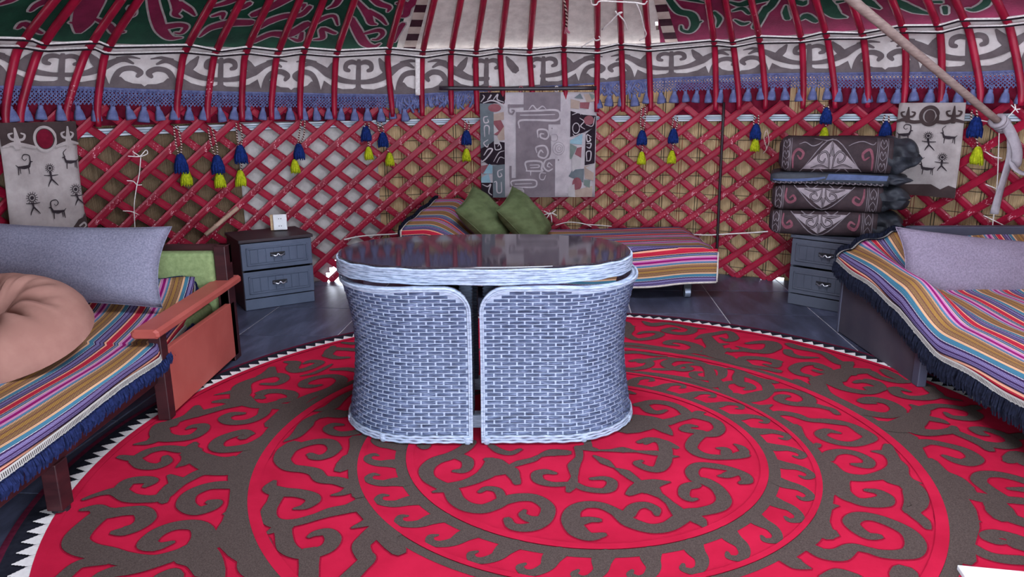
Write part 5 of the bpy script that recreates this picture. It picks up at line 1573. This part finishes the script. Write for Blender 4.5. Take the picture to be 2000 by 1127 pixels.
# left hanging (drawn in the proportions 580 x 835)
hl = Hang('felt_hanging', -60.8, 3.47, 1.305, .44, .70, 'pale felt hanging with goats and sun figures above the left sofa', HB, -.02)
mpl = lambda x, y: ((x - 10) / 575.0, (y - 65) / 900.0)
hl.sheet('felt', HB)
hl.draw('dark_header', HD, [('poly', [(10, 65), (585, 65), (585, 228), (560, 225), (520, 205), (470, 225), (440, 250), (400, 255), (330, 270), (260, 255), (220, 232), (160, 215), (115, 195), (70, 220), (10, 232)])], mpl, .010)
mw = .44 / 575
hl.draw('pale_crest', HB, [([(115, 105), (118, 160), (120, 235)], [14, 30, 60]), ([(120, 190), (80, 180), (68, 150), (95, 140)], [20, 18, 16, 10]), ([(120, 190), (165, 185), (180, 155), (155, 142)], [20, 18, 16, 10]), ([(508, 105), (506, 160), (506, 235)], [14, 28, 56]), ([(506, 190), (468, 182), (456, 155), (480, 142)], [20, 18, 16, 10]), ([(506, 190), (535, 182), (548, 158), (528, 144)], [20, 18, 16, 10]),
                                   (circ(330, 190, 80, 88), 20), ([(20, 235), (90, 215), (170, 228), (250, 250)], [14, 26, 26, 22]), ([(410, 250), (470, 230), (530, 222), (582, 235)], [20, 26, 24, 16])], mpl, .014, mw, split=True)
hl.draw('medallion', HM, [disc(330, 190, 62, 72)], mpl, .013)
for nm_, fg in (('goat_figure', goat(150, 385, 1, True)), ('goat_figure', goat(515, 370, -1, False)), ('goat_figure', goat(375, 745, -1, True)), ('sun_figure', sunman(347, 412, 32, 352, 495, 55)), ('sun_figure', sunman(185, 622, 42, 190, 692, 58)), ('sun_figure', sunman(530, 592, 40, 540, 668, 48))): hl.draw(nm_, HK2, fg, mpl, .009, mw)
hl.draw('corner_scroll', HD, [('poly', [(470, 885), (520, 830), (560, 815), (585, 780), (590, 965), (440, 965)])], mpl, .009)
hl.draw('corner_curls', HB, [([(520, 880), (560, 860), (572, 885), (550, 900)], [14, 16, 12, 6])], mpl, .012, mw)
# right hanging
hr = Hang('felt_hanging', 47.6, 3.47, 1.385, .415, .62, 'pale felt hanging with goat figures beside the folded quilts', HB, .01)
mpr = lambda x, y: ((x - 1015) / 520.0, (y - 800) / 830.0)
mw2 = .415 / 520
hr.sheet('felt', HB)
hr.draw('dark_crest', HD, [(circ(1275, 915, 66, 76), 30), ([(1020, 965), (1080, 950), (1150, 970), (1215, 965)], [20, 30, 30, 26]), ([(1335, 965), (1400, 970), (1470, 950), (1535, 965)], [26, 30, 30, 20]), ([(1105, 840), (1105, 900), (1105, 960)], [10, 30, 46]), ([(1105, 925), (1065, 920), (1050, 890), (1075, 880)], [20, 18, 16, 10]), ([(1105, 925), (1145, 920), (1160, 890), (1135, 880)], [20, 18, 16, 10]),
                                  ([(1460, 830), (1460, 900), (1460, 960)], [10, 30, 46]), ([(1460, 915), (1420, 910), (1405, 880), (1430, 870)], [20, 18, 16, 10]), ([(1460, 915), (1500, 910), (1515, 880), (1490, 870)], [20, 18, 16, 10])], mpr, .010, mw2, split=True)
hr.draw('medallion', HD, [disc(1278, 918, 42, 56)], mpr, .012)
for nm_, fg in (('goat_figure', goat(1440, 1095, -1, False)), ('goat_figure', goat(1295, 1380, -1, False)), ('goat_figure', goat(1090, 1080, 1, True)), ('sun_figure', sunman(1280, 1090, 34, 1290, 1170, 50)), ('sun_figure', sunman(1405, 1275, 34, 1405, 1350, 46)), ('sun_figure', sunman(1100, 1270, 34, 1105, 1350, 46))): hr.draw(nm_, HK2, fg, mpr, .009, mw2)
hr.draw('dark_scallop', HD, [('poly', [(1015, 1585), (1090, 1540), (1150, 1570), (1200, 1530), (1280, 1560), (1340, 1520), (1420, 1560), (1480, 1520), (1540, 1540), (1540, 1630), (1015, 1630)])], mpr, .010)
# centre hanging
hc = Hang('patchwork_hanging', -.42, 3.475, 1.482, .955, .855, 'grey and white patchwork hanging with spirals on the back lattice', HL)
mpc = lambda x, y: ((x - 80) / 1078.0, (y - 98) / 957.0)
mw3 = .955 / 1078
hc.sheet('cloth', HL)
def pl(*p): return ('poly', list(p))
def rect(x0, y0, x1, y1): return pl((x0, y0), (x1, y0), (x1, y1), (x0, y1))
hc.draw('grey_field', HG2, [rect(482, 98, 822, 262), rect(410, 262, 822, 385), rect(410, 385, 712, 700), pl((712, 440), (735, 500), (740, 620), (712, 700)), rect(410, 700, 778, 872), rect(350, 872, 778, 958), rect(475, 958, 778, 1055), rect(335, 205, 482, 232), rect(348, 760, 368, 872)], mpc, .010)
hc.draw('white_spiral', HL, [([(412, 268), (600, 262), (795, 262), (795, 345), (600, 345), (445, 350), (442, 415)], 18), ([(450, 300), (600, 300), (770, 296)], 12), ([(530, 250), (565, 215), (605, 250), (655, 222), (690, 250)], 12), ([(615, 500), (615, 435), (690, 435), (715, 480), (690, 515), (640, 500), (640, 470), (670, 470)], 16),
                                 ([(605, 640), (600, 590), (680, 580), (710, 640), (680, 690), (620, 670), (640, 620), (665, 640)], 16), ([(510, 800), (505, 725), (645, 725), (650, 790), (650, 810), (505, 808)], 18), ([(545, 780), (620, 775), (620, 755), (540, 755)], 12), ([(770, 690), (690, 710), (670, 770), (710, 810), (755, 790)], 16), ([(750, 760), (720, 735), (705, 765), (730, 775)], 11),
                                 ([(548, 815), (548, 850)], 10), ([(690, 830), (640, 830), (635, 880), (670, 890), (690, 850)], 11), ([(375, 955), (375, 900), (570, 892), (605, 925), (570, 960), (380, 955)], 15), ([(400, 930), (560, 925)], 10), ([(475, 1045), (475, 985), (400, 980), (390, 1030), (440, 1030), (445, 1005)], 13)], mpc, .0135, mw3, split=True)
hc.draw('grey_spirals', HG2, [([(350, 205), (345, 270), (375, 290), (395, 262), (372, 255)], 14), ([(700, 555), (735, 610), (720, 680), (690, 700)], [8, 8, 8])], mpc, .0135, mw3, split=True)
hc.draw('stitched_lines', HG2, [(circ(808, 605, 55, 58), 3), (circ(812, 605, 34, 36), 3), (circ(815, 605, 16, 17), 3), ([(740, 480), (740, 530), (790, 530), (790, 480), (740, 480)], 3), ([(745, 420), (748, 425)], 12), ([(808, 708), (812, 714)], 14)], mpc, .0118, mw3, split=True)
PC = {k: M('patch_' + k, a, b, 9, .95, .1, bump=(90, .3)) for k, a, b in (('black', '241C24', '30262E'), ('slate', '5E666C', '6E767B'), ('sky', '7FA0AE', '90B0BC'), ('rose', '7D4A52', '8F5A60'), ('tan', '9C8A80', 'AE9C90'), ('pale', 'A8A3A4', 'B9B4B5'), ('sage', '66736E', '78857F'))}
hc.draw('patch', PC['black'], [rect(80, 98, 308, 195), rect(80, 300, 165, 520), pl((80, 600), (205, 530), (305, 545), (305, 755), (150, 745), (80, 700)), rect(80, 915, 192, 1055), pl((915, 265), (1030, 300), (1150, 310), (1150, 410), (1040, 460), (915, 500)), pl((1060, 470), (1150, 400), (1148, 740), (1055, 760))], mpc, .010, split=True)
hc.draw('patch', PC['slate'], [pl((80, 195), (205, 195), (205, 530), (165, 560), (80, 600)), pl((190, 755), (305, 745), (305, 1055), (190, 1055)), pl((940, 800), (1050, 790), (1045, 920), (905, 860)), pl((945, 150), (1000, 110), (1030, 160))], mpc, .0105, split=True)
hc.draw('patch', PC['sky'], [pl((100, 830), (160, 740), (190, 760), (185, 830)), pl((915, 530), (1030, 470), (1025, 570), (915, 560)), pl((80, 870), (150, 830), (170, 915), (80, 915))], mpc, .0112, split=True)
hc.draw('patch', PC['rose'], [pl((205, 350), (270, 340), (300, 400), (240, 480), (205, 470)), pl((80, 760), (150, 745), (100, 830), (80, 820)), pl((1000, 190), (1090, 190), (1080, 250), (1000, 240)), pl((980, 600), (1025, 590), (1020, 690), (960, 660)), disc(1085, 350, 48, 42), disc(985, 930, 45, 60), disc(215, 235, 60, 36)], mpc, .0118, split=True)
hc.draw('patch', PC['tan'], [pl((205, 290), (300, 270), (300, 340), (205, 350)), pl((240, 480), (300, 400), (305, 520), (240, 530)), pl((915, 160), (1000, 180), (990, 250), (915, 240)), pl((1030, 120), (1150, 110), (1150, 180), (1060, 190)), pl((1050, 770), (1148, 750), (1140, 900), (1060, 880)), pl((960, 990), (1130, 950), (1130, 1050), (970, 1055))], mpc, .0124, split=True)
hc.draw('patch', PC['pale'], [pl((205, 380), (250, 440), (205, 470)), pl((205, 530), (240, 500), (265, 560), (205, 560)), pl((1060, 780), (1148, 745), (1140, 830)), pl((905, 960), (960, 930), (970, 1055), (905, 1050)), pl((930, 640), (1020, 690), (1015, 760), (940, 820))], mpc, .013, split=True)
hc.draw('patch', PC['sage'], [pl((915, 560), (980, 590), (930, 700), (915, 700)), pl((1050, 890), (1110, 900), (1105, 970), (1050, 940)), pl((1080, 110), (1150, 130), (1110, 170))], mpc, .0136, split=True)
hc.draw('white_scroll', HL, [([(90, 180), (120, 140), (110, 120)], 12), ([(150, 165), (185, 120), (170, 150)], 12), ([(205, 160), (245, 115), (240, 160), (300, 185)], 12), ([(110, 190), (200, 170), (290, 215), (305, 290)], 14), ([(150, 310), (115, 320), (120, 365), (155, 360), (150, 335)], 11), ([(120, 490), (120, 400), (160, 400), (160, 470)], 11), ([(150, 520), (110, 550), (140, 585), (155, 560)], 11),
                                 ([(90, 720), (130, 690), (190, 610), (150, 605), (110, 660)], 13), ([(210, 560), (220, 610), (270, 600), (260, 560), (240, 580)], 9), ([(200, 720), (250, 640), (300, 620)], 9), ([(230, 730), (260, 680), (300, 690)], 9), ([(285, 790), (240, 810), (245, 860), (275, 850), (265, 825)], 11), ([(200, 910), (225, 910), (230, 1000), (270, 1000), (270, 910)], 12), ([(90, 930), (140, 950), (170, 930), (150, 1000), (180, 1030)], 11),
                                 ([(1110, 500), (1070, 480), (1075, 540), (1105, 530), (1095, 505)], 11), ([(1070, 560), (1110, 560), (1100, 600), (1070, 590)], 11), ([(1075, 720), (1070, 640), (1110, 635), (1105, 710), (1070, 720)], 11), (circ(968, 420, 32, 46), 8), ([(940, 470), (960, 490), (1000, 470)], 9), ([(1000, 330), (1040, 360), (1010, 400), (1050, 430)], 9), ([(930, 300), (990, 280), (1010, 300)], 8), ([(1140, 320), (1120, 400), (1060, 390)], 8)], mpc, .0145, mw3, split=True)
HR = thing('hanging_rod', cp(-2.5, 3.455, 1.515), 'dark rod carrying the patchwork hanging on the back wall', 'rod')
ra, rz_ = cyl(858, 172, 3.455); rb, rzb = cyl(1165, 172, 3.455)
mk('rod', tube([cp(ra, 3.455, rz_), cp((ra + rb) / 2, 3.455, (rz_ + rzb) / 2 - .004), cp(rb, 3.455, rzb)], .016, 8, 6), M('dark_rod', '241D25', '332A33', 10, .4, .5), HR, smooth=True)
for px in (957, 1017, 1087):
    a, z = cyl(px, 173, 3.455)
    mk('tie', tube([cp(a + .25 * math.cos(q), 3.455 - .02 * math.sin(q), z + .022 * math.sin(q * 1) - .004) for q in np.linspace(0, 2 * PI, 12)[:-1]], .005, 5, closed=True, cap=False), CORD_W if px > 1050 else M('pink_tie', '8E4A55', 'A8636C', 20), HR)

# ------------------------------------------------------------------ blue and yellow tassel pendants
BLUE = M('blue_wool', '12204F', '1E3578', 60, .95, .1, bump=(200, .6))
YEL = M('yellow_wool', '8E9C14', 'C0C62A', 60, .95, .1, bump=(200, .6))
TWIST = NT('red_white_twist')
sp = TWIST.n('ShaderNodeSeparateXYZ'); TWIST.l(TWIST.coord('Object'), sp.inputs[0])
TW = TWIST.fin(TWIST.mix(TWIST.math('GREATER_THAN', TWIST.math('SINE', TWIST.math('ADD', TWIST.math('MULTIPLY', sp.outputs[2], 330.0), TWIST.math('MULTIPLY', sp.outputs[0], 160.0))), 0.0), lin('3A1418'), lin('C9B3A9')), .9, .1)
def bell(c, h, r, mat, nm, par, sway=0):
    L = [lathe([(r * .22, h * .5), (r * .5, h * .40), (r * .78, h * .15), (r * .98, -h * .2), (r * .92, -h * .44), (r * .55, -h * .5)], 16, c, ridge=.09, nr=8)]
    for k in range(14):
        a = 2 * PI * k / 14 + .2
        L.append(tube([(c[0] + r * .4 * math.cos(a), c[1] + r * .4 * math.sin(a), c[2] + h * .3), (c[0] + r * .92 * math.cos(a), c[1] + r * .92 * math.sin(a), c[2] - h * .15), (c[0] + r * .95 * math.cos(a) + sway, c[1] + r * .9 * math.sin(a), c[2] - h * random.uniform(.5, .6))], [r * .12, r * .15, r * .1], 5, 2))
    return mk(nm, join(L), mat, par, smooth=True)
TS = [((343, 245), (353, 318), (364, 345), 'blue and yellow tassel pendant right of the white string bow'), ((410, 250), (425, 320), (429, 350), 'second blue and yellow tassel pendant on the left lattice'), ((465, 240), (470, 300), (470, 347), 'blue and yellow tassel pendant above the left nightstand edge'),
      ((592, 235), (584, 295), (576, 324), 'blue and yellow tassel pendant over the grey felt sheet'), ((717, 240), (715, 260), (720, 299), 'short blue and green-yellow tassel pendant at the edge of the grey felt'), ((741, 238), (748, 272), (761, 310), 'blue and yellow tassel pendant at the left edge of the tan reed'),
      ((912, 235), (911, 268), (911, 302), 'blue and yellow tassel pendant just left of the patchwork hanging'), ((1257, 208), (1254, 268), (1253, 308), 'long twisted cord tassel pendant right of the patchwork hanging'), ((1320, 228), (1315, 265), (1312, 306), 'blue and yellow tassel pendant on a short twisted cord, second right of the patchwork hanging'),
      ((1478, 225), (1476, 256), (1475, 282), 'blue and yellow tassel pendant left of the folded quilts'), ((1614, 205), (1614, 225), (1610, 262), 'blue tassel pendant behind the top of the folded quilts'), ((1732, 225), (1730, 253), (1731, 285), 'blue tassel pendant left of the right felt hanging'), ((1903, 215), (1905, 247), (1908, 303), 'large blue and yellow tassel pendant right of the right felt hanging')]
for top, bl_, ye, lab in TS:
    R_ = 3.485
    a0, z0 = cyl(top[0], top[1], R_); a1, z1 = cyl(bl_[0], bl_[1], R_); a2, z2 = cyl(ye[0], ye[1], R_)
    th = thing('tassel_pendant', cp(a1, R_, z2 - .06), lab, 'tassel', 'tassel pendants on the lattice')
    big = 1.12 if top[0] > 1900 or top[0] < 500 else 1.0
    for s in (-1, 1):
        pts = [cp(a0 + s * .22, R_, z0), cp((a0 + a1) / 2 + s * .3, R_ - .008, (z0 + z1) / 2), cp(a1 + s * .08, R_, z1 + .045)]
        mk('twisted_cord', tube(pts, .0055, 6, 5), TW, th, smooth=True)
    mk('link_cord', tube([cp(a1, R_, z1 - .04), cp((a1 + a2) / 2 + .1, R_ - .004, (z1 + z2) / 2), cp(a2, R_, z2 + .04)], .0045, 6, 4), TW, th, smooth=True)
    bell(cp(a1, R_, z1), .115 * big, .040 * big, BLUE, 'blue_tassel', th)
    bell(cp(a2, R_, z2), .100 * big, .034 * big, YEL, 'yellow_tassel', th, random.uniform(-.006, .006))

# ------------------------------------------------------------------ sticks, rods and strings
STICK = M('bare_wood', '83706A', '9A8780', 6, .7, .2, stretch=(3, 3, 14))
DARKROD = M('dark_iron', '1E1519', '2B1E23', 9, .5, .4)
a, z = cyl(1957, 243, 3.38); pb = cp(a, 3.38, z)
d = ray(1664, 0); tY = 3.95 / d[1]; ptop = (d[0] * tY, 3.95, H + d[2] * tY)
dirv = np.array(ptop) - np.array(pb)
pend = tuple(np.array(pb) + dirv * 1.65)
o = mk('wooden_pole', tube([tuple(np.array(pb) - dirv * .03), tuple(np.array(pb) + dirv * .4), ptop, pend], [.021, .023, .025, .026], 10, 3), STICK, smooth=True)
tag(o, 'long bare wooden pole slanting down from the roof at upper right', 'pole')
CLW = M('white_cotton_strip', '8C858B', 'A69FA5', 12, .9, .1, bump=(40, .4))
wr = thing('cloth_tie', pb, 'white cotton strip knotted round the slanting pole with hanging tails', 'cloth')
ax = dirv / np.linalg.norm(dirv)
n1 = np.cross(ax, (0, 0, 1)); n1 /= np.linalg.norm(n1); n2 = np.cross(ax, n1)
pts = [np.array(pb) + ax * (.07 - .10 * k / 40) + .036 * (math.cos(k * .55) * n1 + math.sin(k * .55) * n2) for k in range(41)]
mk('wrap', tube(pts, .016, 6), CLW, wr, smooth=True)
def strip(pxs, w, nm, R=3.36, roll=0.0):
    C = [cp(cyl(x, y, R)[0], R + dr, cyl(x, y, R)[1]) for x, y, dr in pxs]
    P, _ = spline(C, None, 6); V, Fc = [], []
    for i, p in enumerate(P):
        tw = roll + .9 * math.sin(i / len(P) * 3.0)
        t_ = P[min(i + 1, len(P) - 1)] - P[max(0, i - 1)]; t_ /= np.linalg.norm(t_)
        nm_ = np.array([-p[0] + C0[0], -p[1] + C0[1], 0]); nm_ /= np.linalg.norm(nm_)
        sd = np.cross(t_, nm_); sd /= np.linalg.norm(sd); sd = sd * math.cos(tw) + nm_ * math.sin(tw)
        for q in (-1, -.3, .3, 1): V.append(tuple(p + sd * w / 2 * q + nm_ * .006 * (1 - q * q)))
    for i in range(len(P) - 1):
        for q in range(3): k = i * 4 + q; Fc.append((k, k + 1, k + 5, k + 4))
    o = mk(nm, (V, Fc), CLW, wr, smooth=True); solid(o, .004)
strip([(1962, 240, 0), (1978, 262, -.02), (1990, 292, -.02), (1985, 318, 0), (1975, 322, .02)], .06, 'tail')
strip([(1975, 258, 0), (1976, 300, -.01), (1962, 345, 0), (1950, 385, 0), (1943, 418, -.01)], .048, 'tail', roll=.2)
strip([(1972, 300, 0), (1980, 325, -.01), (1996, 338, 0), (2010, 338, 0)], .03, 'tail')
def string(name, pxs, r, label, mat=None, R=3.49, cat='string', extra=()):
    th = thing(name, cp(cyl(pxs[-1][0], pxs[-1][1], R)[0], R, cyl(pxs[-1][0], pxs[-1][1], R)[1]), label, cat)
    for L_ in (pxs,) + tuple(extra):
        C = []
        for x, y in L_:
            a, z = cyl(x, y, R); C.append(cp(a, R, z))
        mk('strand', tube(C, r, 5, 4), mat or CORD_W, th, smooth=True)
    return th
string('white_string', [(275, 307), (272, 340), (266, 370), (262, 405), (264, 450)], .0035, 'thin white string tied in a bow on the left lattice', extra=([(250, 305), (268, 306), (275, 304), (285, 293), (288, 300), (275, 306)], [(259, 296), (268, 302), (274, 306)], [(248, 353), (260, 354), (268, 361), (277, 361)], [(240, 412), (256, 413), (270, 419)]))
string('white_string', [(1952, 245), (1950, 300), (1948, 350), (1943, 400), (1938, 448)], .0038, 'thin pale string hanging from the slanting pole at right', extra=([(1915, 235), (1935, 239), (1948, 244)], [(1925, 296), (1940, 306), (1957, 309)], [(1925, 360), (1942, 367), (1952, 372)], [(1921, 421), (1940, 430), (1962, 441)], [(1957, 243), (1975, 222), (1984, 212)], [(1975, 205), (1984, 213), (1993, 213)], [(1982, 203), (1984, 213), (1989, 220)]))
string('pale_string', [(1496, 255), (1492, 270), (1497, 290), (1490, 300)], .004, 'short looped pale string on the lattice left of the quilts', M('pale_pink_string', 'B59A92', 'C9AFA6', 20), extra=([(1498, 252), (1502, 275), (1497, 292)],))
string('white_string', [(1062, 420), (1076, 416), (1088, 421)], .0045, 'tangle of white strings on the lattice behind the day bed', extra=([(1068, 426), (1075, 417), (1078, 434)], [(1062, 412), (1075, 417), (1086, 410)], [(1085, 440), (1110, 434), (1140, 437), (1155, 443)], [(1140, 438), (1170, 440), (1195, 442)]))
string('tension_rope', [(1352, 458), (1385, 459), (1420, 457), (1460, 455), (1500, 452)], .006, 'white cord running low along the lattice beside the day bed', R=3.505)
string('tension_rope', [(672, 468), (700, 462), (735, 459), (770, 457), (800, 452)], .006, 'white cord running low along the lattice left of the day bed', R=3.505)
# cords tied in the roof above the hanging
def rstring(pxs, r, mat, par, sink=-.035):
    C = []
    for x, y in pxs:
        a, d_ = roof_ray(x, y, sink); rr_, z = roofz(a, d_); C.append(cp(a, rr_ + sink * .48, z + sink * .88))
    mk('strand', tube(C, r, 6, 4), mat, par, smooth=True)
a, d_ = roof_ray(1207, 20); rr_, z = roofz(a, d_)
rc = thing('roof_ties', cp(a, rr_, z), 'white cords knotted between the roof poles above the patchwork hanging', 'cord')
for L_ in ([(1154, -3), (1156, 8), (1165, 9), (1172, 2), (1200, 3), (1240, 5), (1258, 8), (1264, 2)], [(1243, 6), (1252, 30), (1258, 55), (1262, 66), (1257, 75), (1249, 79)], [(1202, 22), (1207, 28), (1215, 24), (1208, 27), (1220, 42), (1225, 58)], [(1207, 27), (1195, 40), (1176, 58)], [(1159, 74), (1164, 79), (1172, 76), (1170, 71)], [(1161, 76), (1148, 84), (1136, 92)]):
    rstring(L_, .0055, CORD_W, rc)
pk = thing('braided_tie', cp(cyl(1105, 40, 3.2)[0], 3.2, 1.95), 'pink and white braided tie hanging from a roof pole', 'cord')
rstring([(1101, -5), (1104, 12), (1107, 32), (1106, 52)], .008, TW, pk); rstring([(1106, 52), (1108, 60), (1112, 64)], .008, M('pink_thread', 'A85A6C', 'C47C8A', 30), pk); rstring([(1106, 52), (1104, 60), (1103, 65)], .008, M('pink_thread_b', 'A85A6C', 'C47C8A', 30), pk)
# dark upright rod at the lattice joint, sticks
a0, z0 = cyl(1414, 200, 3.505); a1, z1 = cyl(1399, 512, 3.505)
tag(mk('upright_rod', tube([cp(a0, 3.505, z0), cp((a0 + a1) / 2, 3.50, (z0 + z1) / 2), cp(a1, 3.505, z1), cp(a1 - .1, 3.505, .03)], .011, 8, 4), DARKROD, smooth=True), 'thin dark upright rod at the joint of the lattice', 'rod')
a0, z0 = cyl(401, 459, 3.49); a1, z1 = cyl(464, 406, 3.49)
bs = thing('bamboo_stick', cp(a0, 3.49, z0), 'short pale bamboo stick slanting behind the left nightstand', 'stick')
A0, A1 = np.array(cp(a0, 3.49, z0)), np.array(cp(a1, 3.49, z1))
mk('cane', tube([tuple(A0 + (A1 - A0) * f) for f in (0, .3, .31, .33, .34, .7, .71, .73, .74, 1)], [.016, .016, .019, .019, .016, .016, .019, .019, .016, .017], 10), M('bamboo', 'B0917E', 'C6A994', 10, .6, .3), bs, smooth=True)
# white board at the lower right corner
p0 = np.array(fl(1869.5, 1103, .03)); p1 = np.array(fl(2000, 1115.5, .03)); p2 = np.array(fl(1864.5, 1127, .03))
ux = (p1 - p0) / np.linalg.norm(p1 - p0); uy = np.array([ux[1], -ux[0]])
X = np.eye(4); X[:2, 0] = ux; X[:2, 1] = -uy; X[:2, 3] = p0
tag(mk('white_board', box(0, .60, -.42, 0, .0135, .0305, .003), WHITE, X=X), 'white board lying on the rug at the lower right corner', 'board')

fa, fz0 = cyl(813, 114, 3.43); _, fz1 = cyl(815, 186, 3.43)
V, Fc, UV = grid(lambda a, b: cp(fa + (a - .5) * .62 + .12 * b, prof(fa, fz0 + (fz1 - fz0) * b) - .032 - .004 * math.sin(b * 5), fz0 + (fz1 - fz0) * b), 3, 10)
tag(solid(mk('cloth_ribbon', (V, Fc), CORD_W, smooth=True), .003), 'narrow white cloth ribbon hanging over the ornament band', 'ribbon')
